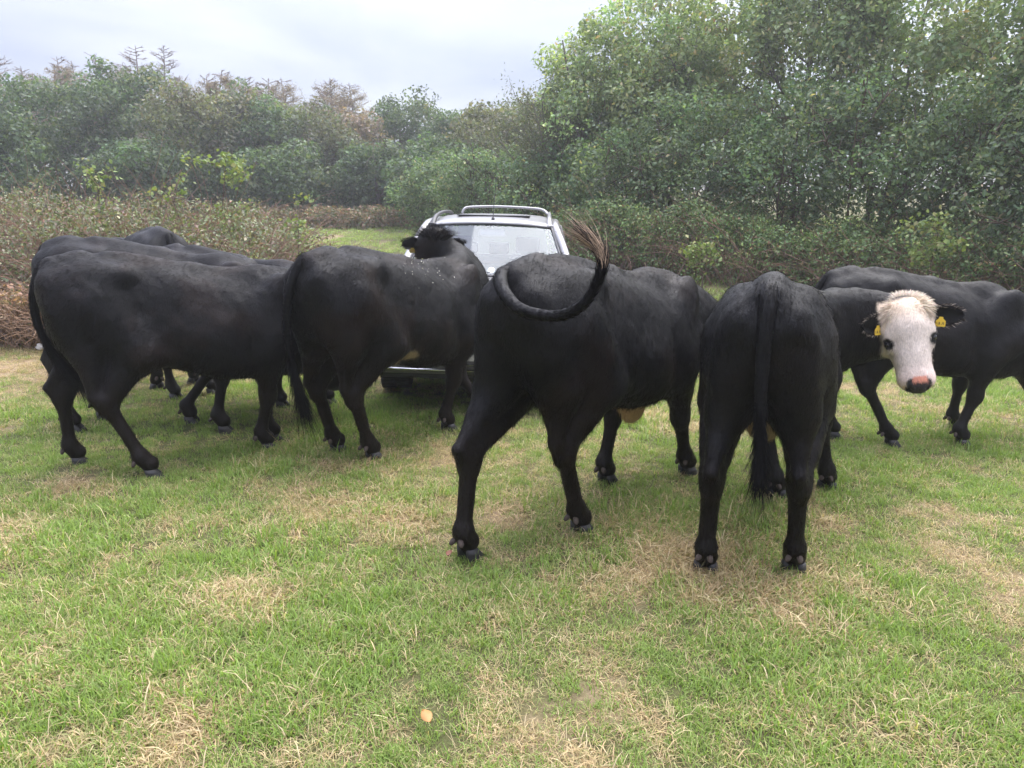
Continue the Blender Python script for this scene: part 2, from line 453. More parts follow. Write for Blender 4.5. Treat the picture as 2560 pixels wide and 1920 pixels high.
def broadleaf(name, label, base, height, rx, ry, crown0, seed, palette, nclump, per, size, cr=(.35, .65), fill=.35, trunk_r=.12, stems=1, lean=(0, 0), group=None, open_=0.0, bark=None, top_sq=.75):
    """tapered trunk with limbs, crown made of leaf clumps at the limb ends and through the crown's shell"""
    rng = np.random.default_rng(seed)
    zg = gzf(base[0], base[1])
    root = thing(name, label, 'tree' if 'shrub' not in name else 'shrub', (base[0], base[1], zg), 0, group)
    polys = []; tips = []
    cz = (crown0 + height) / 2; hz = (height - crown0) / 2
    for s_ in range(stems):
        b0 = np.array([rng.normal(0, .15 * (stems > 1)), rng.normal(0, .15 * (stems > 1)), -.1])
        hh = height * rng.uniform(.78, .95)
        dirn = np.array([lean[0] + rng.normal(0, .10 * stems ** .5), lean[1] + rng.normal(0, .08 * stems ** .5), 1.0])
        tr = wander(rng, b0, dirn, hh, 10, .07, .05)
        tr_r = np.linspace(trunk_r, trunk_r * .18, 11) / stems ** .35
        polys.append((tr, tr_r))
        nl = 12 if stems == 1 else 7
        for i in range(nl):
            t = rng.uniform(.22, .96); k = t * 10; k0 = int(k); p = tr[k0] + (tr[min(k0 + 1, 10)] - tr[k0]) * (k - k0)
            az = rng.uniform(0, 6.283); el = rng.uniform(.1, .9)
            d = np.array([math.cos(az) * rx, math.sin(az) * ry, el * max(rx, ry)])
            ln = (.55 + .45 * math.sin(math.pi * min(1, t))) * (rx + ry) * .5 * rng.uniform(.7, 1.05)
            br = wander(rng, p, d, ln, 5, .16, .06)
            r0 = np.interp(t, np.linspace(0, 1, 11), tr_r) * .6
            polys.append((br, np.linspace(r0, .012, 6)))
            for j in range(5):
                q = br[rng.integers(2, 6)]
                tw = wander(rng, q, rng.normal(0, 1, 3) + np.array([0, 0, .35]) + unit(br[-1] - br[0]), ln * rng.uniform(.25, .5), 4, .22, .04)
                polys.append((tw, np.linspace(.014, .004, 5))); tips.append(tw[-1]); tips.append(tw[2])
            tips.append(br[-1])
    tips = np.array(tips)
    nf = int(nclump * fill); nt_ = nclump - nf
    c1 = tips[rng.integers(0, len(tips), nt_)] + rng.normal(0, .18, (nt_, 3))
    v = rng.normal(0, 1, (nf, 3)); v /= np.linalg.norm(v, axis=1, keepdims=True)
    rad = rng.uniform(.55, 1.0, nf) ** .6 * (.82 + .36 * vnoise(v[:, 0] * 2 + 5, v[:, 1] * 2 + v[:, 2] * 3, seed))
    c2 = np.stack([v[:, 0] * rx * rad, v[:, 1] * ry * rad, cz + v[:, 2] * hz * rad], 1)
    cc = np.concatenate([c1, c2])
    keep = (cc[:, 2] > crown0 * .8) & (cc[:, 2] < height * 1.04)
    if open_ > 0:
        keep &= (vnoise(cc[:, 0] * 1.1 + seed, cc[:, 2] * 1.1 + cc[:, 1] * .6, seed + 5) > open_)
    cc = cc[keep]
    crr = rng.uniform(cr[0], cr[1], len(cc))
    V, T, C = clumps_to_leaves(rng, cc, crr, per, size, palette, squash=top_sq)
    tv, tq = tubes(polys, 5)
    link('trunk', make_mesh(name + '_trunk', tv, quads=tq), bark or BARK, root)
    link('crown', make_mesh(name + '_crown', V, tris=T, colors=C, smooth=False), LEAFM, root, kind='stuff')
    return root

OAK = [((0.069, 0.106, 0.047), 4), ((0.089, 0.130, 0.061), 3), ((0.053, 0.081, 0.040), 3), ((0.118, 0.144, 0.072), 1)]
OLV = [((0.117, 0.128, 0.069), 4), ((0.092, 0.108, 0.056), 3), ((0.154, 0.143, 0.085), 1.5)]
RUST = [((0.173, 0.128, 0.095), 3), ((0.139, 0.108, 0.077), 2), ((0.214, 0.166, 0.121), 1.5), ((0.108, 0.108, 0.068), 1)]
HAZ = [((0.222, 0.291, 0.136), 4), ((0.167, 0.228, 0.106), 3), ((0.295, 0.347, 0.174), 2), ((0.405, 0.405, 0.195), .5), ((0.411, 0.289, 0.149), .15)]
HDG = [((0.100, 0.152, 0.073), 4), ((0.137, 0.197, 0.095), 3), ((0.075, 0.116, 0.058), 3), ((0.190, 0.235, 0.115), 1), ((0.293, 0.278, 0.142), .3)]
BRM = [((0.127, 0.146, 0.073), 4), ((0.162, 0.176, 0.093), 2.5), ((0.171, 0.122, 0.083), 2.0), ((0.127, 0.088, 0.060), 2), ((0.225, 0.230, 0.127), 1), ((0.215, 0.108, 0.073), .2), ((0.083, 0.103, 0.048), 2)]
BRG = [((0.110, 0.169, 0.064), 4), ((0.151, 0.220, 0.085), 3), ((0.211, 0.261, 0.092), 1.2), ((0.220, 0.144, 0.085), .8)]

# ---- left wood: broadleaved trees in front of larches
wood = [  # px centre x, distance, top height above camera plane..., rx, palette, label
    (-40, 24, 4.3, 2.2, OAK, 'dark green broadleaved tree cut by the left edge, in front of the larches'),
    (170, 27, 5.7, 2.5, OAK, 'dark green oak below the leftmost bare larch tops'),
    (330, 29, 6.1, 2.4, OAK, 'tall dark green tree left of the bramble sapling'),
    (520, 28, 5.4, 2.3, OLV, 'olive green tree behind the yellow-green sapling'),
    (640, 29, 5.5, 2.2, OAK, 'green tree with rounded crown right of the yellow-green sapling'),
    (790, 30, 5.0, 2.4, OLV, 'olive brown tree under the small larch tips at centre left'),
    (880, 31, 5.0, 1.9, RUST, 'reddish brown autumn tree left of the centre sky gap'),
    (1035, 33, 5.9, 1.9, OAK, 'round topped oak standing highest behind the far green field'),
    (1140, 32, 5.1, 1.9, OAK, 'smaller oak just right of the round topped oak'),
    (960, 28, 3.3, 1.8, OAK, 'low dark tree at the end of the far green field'),
    (1220, 26, 4.3, 1.8, OLV, 'olive tree behind the car roof, left of the bare willow'),
    (700, 27, 3.2, 2.0, OAK, 'low bushy tree behind the right half of the left bramble thicket'),
    (400, 26, 3.3, 2.0, OAK, 'low bushy tree behind the middle of the left bramble thicket'),
    (1310, 29, 5.3, 1.9, OLV, 'olive tree closing the gap behind the bare willow'),
    (1110, 25, 3.2, 1.6, OAK, 'low dark tree behind the left end of the car roof'),
]
for i, (u, dist, top, rx, pal, lab) in enumerate(wood):
    x = (u - 1280) / 1850 * dist * .985
    zg = gzf(x, dist)
    h = top - zg + .35
    broadleaf('broadleaf_tree', lab, (x, dist), h, rx, rx * .8, .35, 300 + i, pal, 170, 85, .15, (.35, .62), fill=.70, trunk_r=.14, group='trees of the wood on the left', top_sq=.8)

def larch(label, x, y, height, seed, dense=1.0, tint=0):
    rng = np.random.default_rng(seed)
    zg = gzf(x, y)
    root = thing('larch_tree', label, 'tree', (x, y, zg), 0, 'bare larches behind the wood on the left')
    tr = wander(rng, (0, 0, -.1), (rng.normal(0, .04), 0, 1), height, 12, .02, .02)
    polys = [(tr, np.linspace(.11, .012, 13))]
    tw_ = []
    n = int(64 * dense)
    tipsn = []
    for i in range(n):
        t = .35 + .64 * (i / n) ** .9
        p = np.array([np.interp(t * 12, range(13), tr[:, k]) for k in range(3)])
        az = rng.uniform(0, 6.283); ln = (1 - t) * 3.0 + .28
        ln *= rng.uniform(.7, 1.15)
        br = wander(rng, p, (math.cos(az), math.sin(az), rng.uniform(-.1, .25)), ln, 5, .06, .075)
        polys.append((br, np.linspace(.022 * (1.2 - t) + .009, .007, 6)))
        for j in range(int(9 * ln / 1.2) + 4):
            k = rng.uniform(1, 5); k0 = int(k); q = br[k0] + (br[min(5, k0 + 1)] - br[k0]) * (k - k0)
            sdv = np.cross(br[-1] - br[0], (0, 0, 1)); sdv = unit(sdv) * rng.choice([-1, 1])
            tw = wander(rng, q, sdv * rng.uniform(.3, 1) + unit(br[-1] - br[0]) * .6 + np.array([0, 0, rng.uniform(-.2, .5)]), rng.uniform(.18, .5) * min(1, ln), 2, .15)
            tw_.append((tw, np.array([.012, .009, .006]))); tipsn.append(tw[1]); tipsn.append(tw[2])
    tv, tq = tubes(polys, 5)
    link('trunk', make_mesh('larch_trunk', tv, quads=tq), LARCHB, root)
    tv, tq = tubes(tw_, 3)
    link('twigs', make_mesh('larch_twigs', tv, quads=tq), LARCHB, root, kind='stuff')
    tipsn = np.array(tipsn); low = tipsn[:, 2] < height * (.80 if tint == 0 else .93)
    tipsn = tipsn[low]
    cen = np.repeat(tipsn, 7, 0) + rng.normal(0, .08, (len(tipsn) * 7, 3))
    V, T, C = leaf_cloud(rng, cen, .075, cols=pick_cols(rng, len(cen), [((.20, .145, .095), 3), ((.15, .115, .07), 2), ((.12, .12, .06), 1)]), aspect=.3)
    link('needles', make_mesh('larch_needles', V, tris=T, colors=C, smooth=False), LEAFM, root, kind='stuff')
larches = [(5, 118, 'bare larch with drooping boughs at the left edge'), (75, 105, 'spindly larch second from the left edge'), (135, 165, 'small dark conifer tip between two larches'), (215, 140, 'larch with flat spreading boughs left of the tallest pair'),
           (290, 128, 'larch just left of the tallest pair of larches'), (395, 108, 'left one of the tallest pair of bare larches'), (450, 106, 'right one of the tallest pair of bare larches'), (350, 150, 'short larch in front of the tallest pair'),
           (540, 165, 'bushy larch right of the tallest pair'), (600, 178, 'small larch beside the bushy larch'), (650, 192, 'thin larch at the middle of the wood'), (705, 190, 'larch left of the dark spired larch'),
           (755, 192, 'narrow larch near the dark spired larch'), (850, 190, 'dark spired larch, tallest right of the wood'), (915, 205, 'last larch at the right end of the wood'), (30, 150, 'low brown larch beside the left edge'), (175, 158, 'brown larch between the conifer tip and the flat boughed larch'), (255, 150, 'thin brown larch behind the flat boughed larch'), (570, 185, 'brown larch tucked behind the bushy larch'), (680, 205, 'low brown larch near the middle of the wood'), (820, 225, 'low larch left of the last spire'), (480, 190, 'low larch between the tallest pair and the bushy one')]
for i, (u, v, lab) in enumerate(larches):
    dist = 34 + (i * 7 % 5) * .7
    x = (u - 1280) / 1850 * dist * .985
    ang = math.atan((960 - v) / 1850) - R(PITCH)
    ztop = CAM_H + dist * math.tan(ang)
    larch(lab, x, dist, ztop - gzf(x, dist) + .05, 500 + i, 1.15 if u in (395, 450) else .95, tint=0 if u in (395, 450, 290, 75) else 1)

# ---- right hedge: tall hazels behind, thick undergrowth in front
hazel = [  # x, y, height, rx, label
    (1.9, 17.6, 5.2, 1.25, 'slender hazel at the left end of the right hedge'),
    (3.1, 16.9, 6.0, 1.5, 'tall hazel left of the first bright gap in the right hedge'),
    (4.5, 16.2, 6.6, 1.6, 'tall hazel rising out of frame at the middle left of the right hedge'),
    (5.9, 15.3, 7.0, 1.6, 'tall leafy hazel at the middle of the right hedge'),
    (7.1, 14.3, 7.2, 1.6, 'tall hazel with bright gaps on its left side, right hedge'),
    (8.2, 13.2, 7.2, 1.6, 'tall hazel second from the right edge'),
    (9.0, 11.6, 7.0, 1.6, 'tall pale hazel at the right edge of the picture'),
    (10.3, 12.8, 7.0, 1.5, 'hazel filling the top right corner'),
]
for i, (x, y, h, rx, lab) in enumerate(hazel):
    broadleaf('hazel_tree', lab, (x, y), h, rx, rx * .8, 1.9, 600 + i, HAZ, 270, 76, .105, (.24, .46), fill=.45, trunk_r=.11, stems=3, open_=.19, group='tall hazels of the right hedge', top_sq=.9)
under = [
    (.9, 17.2, 2.3, 1.3, 'dark undergrowth shrub at the left end of the right hedge'),
    (2.3, 15.6, 2.6, 1.4, 'dark shrub behind the raised tail, right hedge'),
    (3.6, 14.9, 3.3, 1.5, 'dense shrub left of centre in the right hedge'),
    (5.0, 14.0, 3.5, 1.5, 'dense shrub with yellowing leaves in the right hedge'),
    (6.3, 13.0, 3.5, 1.5, 'dense shrub above the white-faced cow, right hedge'),
    (7.4, 11.9, 3.4, 1.5, 'dense shrub above the grazing cow, right hedge'),
    (8.3, 10.8, 3.4, 1.5, 'dense shrub at the right edge of the hedge'),
    (-.6, 19.0, 2.3, 1.3, 'dark shrub straight behind the car roof'),
    (-1.9, 21.5, 2.2, 1.4, 'olive shrub behind the left roof rail of the car'),
]
for i, (x, y, h, rx, lab) in enumerate(under):
    broadleaf('hedge_shrub', lab, (x, y), h, rx, rx * .75, .05, 700 + i, HDG, 170, 75, .085, (.22, .42), fill=.70, trunk_r=.05, stems=4, group='undergrowth shrubs of the right hedge', top_sq=.85, bark=BARKD)

# the grey-leaved willow, thinly leaved, at the left end of the right hedge
def willow():
    rng = np.random.default_rng(41)
    x, y = 1.80, 17.6
    root = thing('willow_shrub', 'thinly leaved grey willow with upswept bare twigs above the car', 'shrub', (x, y, gzf(x, y)))
    polys = []; tips = []
    for i in range(18):
        az = rng.uniform(1.2, 4.6); d = (math.cos(az) * .75, math.sin(az) * .2, 1)
        st = wander(rng, (rng.normal(0, .1), rng.normal(0, .1), 0), d, rng.uniform(2.4, 3.9), 9, .09, .02)
        polys.append((st, np.linspace(.04, .008, 10)))
        for j in range(16):
            q = st[rng.integers(3, 10)]
            tw = wander(rng, q, rng.normal(0, .7, 3) * (1, .5, .6) + np.array([-.4, 0, .8]), rng.uniform(.4, 1.0), 5, .12, .03)
            polys.append((tw, np.linspace(.010, .004, 6))); tips += [tw[2], tw[3], tw[4], tw[5]]
    tv, tq = tubes(polys, 4)
    link('stems', make_mesh('willow_stems', tv, quads=tq), BARK, root)
    tips = np.array(tips); cen = np.repeat(tips, 16, 0) + rng.normal(0, .11, (len(tips) * 16, 3))
    V, T, C = leaf_cloud(rng, cen, .075, cols=pick_cols(rng, len(cen), [((.105, .125, .075), 3), ((.085, .100, .06), 2), ((.13, .12, .075), 1)]), aspect=.32)
    link('crown', make_mesh('willow_leaves', V, tris=T, colors=C, smooth=False), LEAFM, root, kind='stuff')
willow()

# ---- bramble thickets
def thicket(name, label, region, hfun, n_leaf, n_cane, size, palette, seed, cane_col):
    """region(u) -> points on the ground; leaves gather in sprays under an uneven top"""
    rng = np.random.default_rng(seed)
    xy = region(rng, n_leaf // 14)
    H = hfun(xy[:, 0], xy[:, 1])
    t = 1 - rng.uniform(0, 1, len(xy)) ** 1.6 * .95
    c = np.stack([xy[:, 0], xy[:, 1], gz(xy[:, 0], xy[:, 1]) + H * t], 1)
    cr = rng.uniform(.10, .24, len(c))
    V, T, C = clumps_to_leaves(rng, c, cr, 14, size, palette, shell=.4, clump_var=.35)
    root = thing(name, label, 'bramble', (0, 0, 0))
    root['kind'] = 'stuff'
    link('leaves', make_mesh(name + '_leaves', V, tris=T, colors=C, smooth=False), LEAFB, root, kind='stuff')
    xy = region(rng, n_cane); H = hfun(xy[:, 0], xy[:, 1]); polys = []
    for (x, y), h in zip(xy, H):
        az = rng.uniform(0, 6.283); ln = h * rng.uniform(1.0, 1.7)
        p = wander(rng, (x, y, gzf(x, y)), (math.cos(az) * .5, math.sin(az) * .5, 1), ln, 7, .12, -.17)
        polys.append((p, np.linspace(.0075, .003, 8)))
    tv, tq = tubes(polys, 3)
    link('canes', make_mesh(name + '_canes', tv, quads=tq), cane_col, root, kind='stuff')
CANE = bark_mat('bramble_cane', (.17, .105, .075), 60); CANE2 = bark_mat('dry_cane', (.26, .17, .11), 60)

def reg_left(rng, n):
    out = []
    while sum(map(len, out)) < n:
        y = 8.9 + 7.6 * rng.uniform(0, 1, n * 2) ** 1.3
        r = rng.uniform(-.80, -.20, n * 2); x = r * y
        edge = -.275 - .10 * smooth01(12.0, 9.0, y) + .03 * np.sin(y * 2.1)
        front = 8.9 + .9 * smooth01(-.45, -.25, r) + .5 * (fbm(x * .8, y * 0, 3) - .5)
        k = (r < edge) & (y > front)
        out.append(np.stack([x[k], y[k]], 1))
    return np.concatenate(out)[:n]
def h_left(x, y):
    r = x / y
    h = 1.12 + .62 * (fbm(x * .9 + 4, y * .9, 61, 3) - .5) * 2 + .20 * smooth01(-.40, -.62, r) - .38 * smooth01(-.36, -.24, r)
    front = smooth01(8.7, 9.9, y)
    return np.maximum(.25, h * (.45 + .55 * front) - .25 * smooth01(12, 17, y))
thicket('bramble_thicket', 'wide thicket of half withered brambles behind the left cattle', reg_left, h_left, 64000, 2600, .058, BRM, 81, CANE)
def reg_right(rng, n):
    t = rng.uniform(0, 1, n)
    x = 1.0 + 8.2 * t; y0 = 15.2 - 5.6 * t ** 1.15
    return np.stack([x + rng.normal(0, .3, n), y0 - rng.uniform(-.6, .9, n)], 1)
def h_right(x, y):
    return np.maximum(.2, 1.15 + .5 * (fbm(x * 1.1, y * 1.1, 67, 3) - .5) * 2)
thicket('bramble_fringe', 'green bramble fringe along the foot of the right hedge', reg_right, h_right, 40000, 800, .060, BRG, 82, CANE)
def reg_far(rng, n):
    x = rng.uniform(-9.5, -.5, n); return np.stack([x, 25.5 + rng.uniform(-.7, 1.6, n) + .12 * (x + 5)], 1)
thicket('bracken_strip', 'strip of brown bracken and brambles along the far end of the field', reg_far, lambda x, y: .35 + .45 * fbm(x, y, 71), 16000, 300, .11, [((.17, .11, .06), 3), ((.10, .115, .05), 3), ((.22, .15, .09), 1.5)], 83, CANE2)
# dry withered bracken at the thicket's foot
def reg_dry(rng, n):
    r = rng.uniform(-.80, -.40, n); y = 8.5 + .7 * rng.uniform(0, 1, n) + .8 * smooth01(-.58, -.42, r)
    return np.stack([r * y, y], 1)
thicket('dry_bracken', 'dry reddish brown bracken at the foot of the left brambles', reg_dry, lambda x, y: .35 + .45 * fbm(x * 1.5, y * 1.5, 73), 5000, 1300, .06, [((.25, .155, .10), 3), ((.32, .22, .14), 2), ((.12, .12, .055), 1)], 84, CANE2)

def sapling(label, u, v, dist, h, seed, n=60, size=.12):
    rng = np.random.default_rng(seed)
    x = (u - 1280) / 1850 * dist * .985
    ang = math.atan((960 - v) / 1850) - R(PITCH)
    ztop = CAM_H + dist * math.tan(ang); zg = gzf(x, dist)
    root = thing('sapling', label, 'sapling', (x, dist, zg), 0, 'pale green saplings among the brambles')
    H = ztop - zg
    st = wander(rng, (0, 0, 0), (rng.normal(0, .06), 0, 1), H, 8, .04)
    polys = [(st, np.linspace(.014, .004, 9))]; cen = []
    for i in range(9):
        k = rng.integers(4, 9); tw = wander(rng, st[k], (rng.normal(), rng.normal(), .5), rng.uniform(.15, .38) * h, 3, .1)
        polys.append((tw, np.linspace(.006, .003, 4))); cen += [tw[1], tw[2], tw[3]]
    cen = np.array(cen); cen = np.repeat(cen, max(1, n // len(cen)), 0); cen = cen + rng.normal(0, .06, cen.shape)
    V, T, C = leaf_cloud(rng, cen, size, cols=pick_cols(rng, len(cen), [((.17, .22, .06), 3), ((.13, .19, .05), 2), ((.24, .24, .09), 1)]), aspect=.8)
    tv, tq = tubes(polys, 4)
    link('stem', make_mesh('sapling_stem', tv, quads=tq), BARKD, root)
    link('leaves', make_mesh('sapling_leaves', V, tris=T, colors=C, smooth=False), LEAFB, root, kind='stuff')
sapling('tall yellow-green sapling rising above the left brambles', 552, 412, 11.5, 1.5, 91, 420, .075)
sapling('short pale sapling just left of the tall sapling', 508, 458, 11.2, .8, 92, 150, .07)
sapling('pale green sprig above the brambles at far left', 222, 432, 11.0, .9, 93, 170, .065)
sapling('pale green sprig right of the far left one', 258, 455, 11.0, .8, 94, 150, .065)
sapling('pale sprig at the right of the left thicket', 745, 505, 11.5, .8, 95, 150, .065)
sapling('bright green sprig low in the right hedge behind the white face', 2330, 575, 10.6, 1.2, 96, 420, .07)
sapling('bright green sprig low in the right hedge beside the raised tail', 1760, 622, 12.0, .9, 97, 330, .065)
# ================================================================== the silver off-roader facing the camera
PAINT = simple_mat('silver_paint', (.215, .212, .21), rough=.32, metal=.25, spec=.5, noise=.05, nscale=6, coat=.35)
TRIM = simple_mat('black_trim', (.025, .025, .027), rough=.55, noise=.2, nscale=40)
RUBBER = simple_mat('tyre_rubber', (.022, .021, .020), rough=.85, noise=.35, nscale=25, bump=.2)
CHROME = simple_mat('chrome', (.72, .72, .74), rough=.12, metal=1.0)
RIMM = simple_mat('wheel_alloy', (.20, .17, .14), rough=.5, metal=.5, noise=.4, nscale=15)
SEATM = simple_mat('seat_cloth', (.05, .053, .062), rough=.9, noise=.2, nscale=60)
PALE = simple_mat('cabin_plastic', (.30, .31, .33), rough=.7)
LAMPM = simple_mat('headlamp_glass', (.55, .57, .6), rough=.08, spec=.6, coat=.6)
MIRG = simple_mat('mirror_glass', (.5, .52, .55), rough=.05, metal=1.0)
PAPER = simple_mat('paper_disc', (.7, .7, .66), rough=.8)
gm = bpy.data.materials.new('dusty_glass'); gm.use_nodes = True
gt = gm.node_tree; gt.nodes.clear()
g_o = gt.nodes.new('ShaderNodeOutputMaterial'); g_t = gt.nodes.new('ShaderNodeBsdfTransparent'); g_t.inputs[0].default_value = (.80, .86, .88, 1)
g_g = gt.nodes.new('ShaderNodeBsdfGlossy'); g_g.inputs['Roughness'].default_value = .06; g_g.inputs['Color'].default_value = (.75, .8, .85, 1)
g_d = gt.nodes.new('ShaderNodeBsdfDiffuse'); g_d.inputs['Color'].default_value = (.55, .58, .6, 1)
g_f = gt.nodes.new('ShaderNodeFresnel'); g_f.inputs['IOR'].default_value = 1.38
m1 = gt.nodes.new('ShaderNodeMixShader'); m2 = gt.nodes.new('ShaderNodeMixShader')
n_ = gt.nodes.new('ShaderNodeTexNoise'); n_.inputs['Scale'].default_value = 2; n_.inputs['Detail'].default_value = 1.5
mr_ = gt.nodes.new('ShaderNodeMapRange'); mr_.inputs['To Min'].default_value = .02; mr_.inputs['To Max'].default_value = .12
tc_ = gt.nodes.new('ShaderNodeTexCoord'); gt.links.new(tc_.outputs['Object'], n_.inputs['Vector'])
gt.links.new(n_.outputs['Fac'], mr_.inputs['Value'])
gt.links.new(mr_.outputs[0], m1.inputs[0]); gt.links.new(g_t.outputs[0], m1.inputs[1]); gt.links.new(g_d.outputs[0], m1.inputs[2])
gt.links.new(g_f.outputs[0], m2.inputs[0]); gt.links.new(m1.outputs[0], m2.inputs[1]); gt.links.new(g_g.outputs[0], m2.inputs[2])
gt.links.new(m2.outputs[0], g_o.inputs['Surface'])
GLASS = gm

CARX, CARY = -.33, 5.80
car = thing('parked_car', 'silver off-road car with roof bars facing the camera behind the cattle', 'car', (CARX, CARY, gzf(CARX, CARY + 1.5) - .01), R(-2.5))
car.rotation_euler[1] = R(1.1); car.scale = (1.0, .94, .94)

def grid_sheet(name, rows, mat, parent, thick=0.0, smooth=True):
    rows = np.array(rows, float); a, b_, _ = rows.shape
    i = np.arange(a - 1)[:, None] * b_ + np.arange(b_ - 1)[None]
    q = np.stack([i, i + 1, i + b_ + 1, i + b_], -1).reshape(-1, 4)
    me = make_mesh(name, rows.reshape(-1, 3), quads=q, smooth=smooth)
    o = link(name, me, mat, parent)
    if thick:
        md = o.modifiers.new('thickness', 'SOLIDIFY'); md.thickness = thick; md.offset = 0
    return o
def rbox(name, c, size, mat, parent, bev=.02, seg=3, rot=None, taper=None):
    bm = bmesh.new(); bmesh.ops.create_cube(bm, size=1.0)
    for v in bm.verts:
        k = 1.0
        if taper is not None and v.co.z > 0: k = taper
        v.co = Vector((v.co.x * size[0] * k, v.co.y * size[1] * k, v.co.z * size[2]))
    if bev: bmesh.ops.bevel(bm, geom=bm.edges[:], offset=bev, segments=seg, affect='EDGES', profile=.6)
    if rot is not None: bmesh.ops.rotate(bm, cent=(0, 0, 0), matrix=Matrix.Rotation(rot[1], 3, rot[0]), verts=bm.verts)
    bmesh.ops.translate(bm, vec=c, verts=bm.verts)
    return link(name, bm_mesh(name, bm, True), mat, parent)
def bar(name, pts, rad, mat, parent, sides=8, n=None):
    p = catmull_(pts, n) if n else np.array(pts, float)
    r_ = np.full(len(p), rad) if np.isscalar(rad) else np.interp(np.linspace(0, 1, len(p)), np.linspace(0, 1, len(rad)), rad)
    v, q = tubes([(p, r_)], sides)
    k = len(v); caps = [list(range(sides))[::-1], list(range(k - sides, k))]
    me = bpy.data.meshes.new(name); me.from_pydata(v.tolist(), [], q.tolist() + caps); me.update()
    me.polygons.foreach_set('use_smooth', np.ones(len(me.polygons), bool))
    return link(name, me, mat, parent)
def catmull_(pts, n):
    pts = np.asarray(pts, float)
    P = np.vstack([2 * pts[0] - pts[1], pts, 2 * pts[-1] - pts[-2]])
    t = np.linspace(0, len(pts) - 1 - 1e-6, n); i = t.astype(int); f = (t - i)[:, None]
    p0, p1, p2, p3 = P[i], P[i + 1], P[i + 2], P[i + 3]
    return .5 * (2 * p1 + (p2 - p0) * f + (2 * p0 - 5 * p1 + 4 * p2 - p3) * f ** 2 + (3 * p1 - p0 - 3 * p2 + p3) * f ** 3)

# body shell up to the waistline, with the bonnet
st = [(.00, .66, .38, .70, .76), (.05, .78, .33, .74, .82), (.16, .85, .30, .78, .90), (.45, .875, .30, .86, .99), (.9, .885, .30, .92, 1.04), (1.30, .885, .30, .97, 1.07), (1.50, .885, .30, .99, 1.03),
      (2.4, .885, .30, 1.0, 1.03), (3.6, .885, .32, 1.0, 1.03), (4.2, .87, .36, 1.0, 1.03), (4.42, .82, .42, .98, 1.02), (4.48, .76, .48, .94, .98)]
rows = []
for y, w, zb, sh_, tp_ in st:
    half = [(0, zb), (w * .80, zb), (w * .95, zb + .06), (w, zb + .22), (w, .62), (w * .995, .80 if sh_ > .85 else sh_ - .05), (w * .975, sh_), (w * .90, sh_ + .6 * (tp_ - sh_)), (w * .55, tp_ - .004), (0, tp_)]
    ring = [(x, y, z) for x, z in half] + [(-x, y, z) for x, z in half[-2:0:-1]]
    rows.append(ring + [ring[0]])
shell = grid_sheet('body_shell', rows, PAINT, car)
bm_ = bmesh.new()
bm_.faces.new([bm_.verts.new(p) for p in rows[0][:-1]])
link('nose_panel', bm_mesh('nose_panel', bm_), PAINT, car)
bm_ = bmesh.new(); bm_.faces.new([bm_.verts.new(p) for p in rows[-1][:-1]])
link('tailgate', bm_mesh('tailgate', bm_), PAINT, car)
rbox('bumper', (0, .02, .50), (1.62, .20, .30), PAINT, car, .06, 4)
rbox('bumper_valance', (0, .03, .37), (1.46, .16, .12), TRIM, car, .03)
bar('chrome_strip', [(-.72, -.085, .455), (-.4, -.105, .45), (.4, -.105, .45), (.72, -.085, .455)], .012, CHROME, car, 8, 14)
bar('chrome_strip', [(-.72, -.085, .405), (-.4, -.105, .40), (.4, -.105, .40), (.72, -.085, .405)], .012, CHROME, car, 8, 14)
rbox('grille', (0, -.005, .72), (.62, .06, .15), TRIM, car, .02)
for k in range(4): rbox('grille_slat', (0, -.04, .67 + k * .034), (.58, .02, .012), CHROME, car, .004, 2)
for sg in (-1, 1):
    rbox('headlight', (sg * .58, .045, .735), (.38, .14, .16), LAMPM, car, .045, 4)
    rbox('fog_light', (sg * .56, -.075, .50), (.17, .03, .09), LAMPM, car, .02)
rbox('number_plate', (0, -.095, .53), (.50, .012, .10), PAPER, car, .004, 2)

# cabin: roof, pillars, glass
xs_ = np.linspace(-1, 1, 15)
def rf(y):   # roof line
    return 1.575 + .085 * math.sin(math.pi * min(1, max(0, (y - 1.95) / 2.6))) ** .7
rows = []
for y in np.linspace(0, 1, 13):
    row = []
    for u in xs_:
        yy = 1.95 + .09 * u * u * (1 - y) + y * 2.25
        w = .655 + .02 * math.sin(math.pi * y)
        row.append((u * w, yy, rf(1.95 + 2.25 * y) - .055 * abs(u) ** 3.2 + .0))
    rows.append(row)
roof = grid_sheet('roof', rows, PAINT, car, .02)
def pane(name, bl, br, tr, tl, bow=0.0, mat=GLASS, n=10):
    bl, br, tr, tl = map(np.array, (bl, br, tr, tl)); rows = []
    for j in range(7):
        t = j / 6; a_ = bl + (tl - bl) * t; b_ = br + (tr - br) * t
        rows.append([a_ + (b_ - a_) * s + np.array([0, -bow * (1 - (2 * s - 1) ** 2), bow * .25 * (1 - (2 * s - 1) ** 2)]) for s in np.linspace(0, 1, n)])
    return grid_sheet(name, rows, mat, car)
ws = pane('windscreen', (-.775, 1.37, 1.055), (.775, 1.37, 1.055), (.615, 2.035, 1.535), (-.615, 2.035, 1.535), .11)
pane('rear_window', (.62, 4.36, 1.05), (-.62, 4.36, 1.05), (-.55, 4.16, 1.50), (.55, 4.16, 1.50), -.05)
rear_ = [c for c in car.children if c.name.startswith('rear_window')][0]
RG = GLASS.copy(); RG.name = 'pale_rear_glass'  # diffuse layer raised: pale brightness seen through the window is put into its colour
for n__ in RG.node_tree.nodes:
    if n__.type == 'MAP_RANGE': n__.inputs['To Min'].default_value = .38; n__.inputs['To Max'].default_value = .55
rear_.data.materials.clear(); rear_.data.materials.append(RG)
def seal(a_, b_, w, name='windscreen_seal'):
    bar(name, [a_, b_], w, TRIM, car, 6)
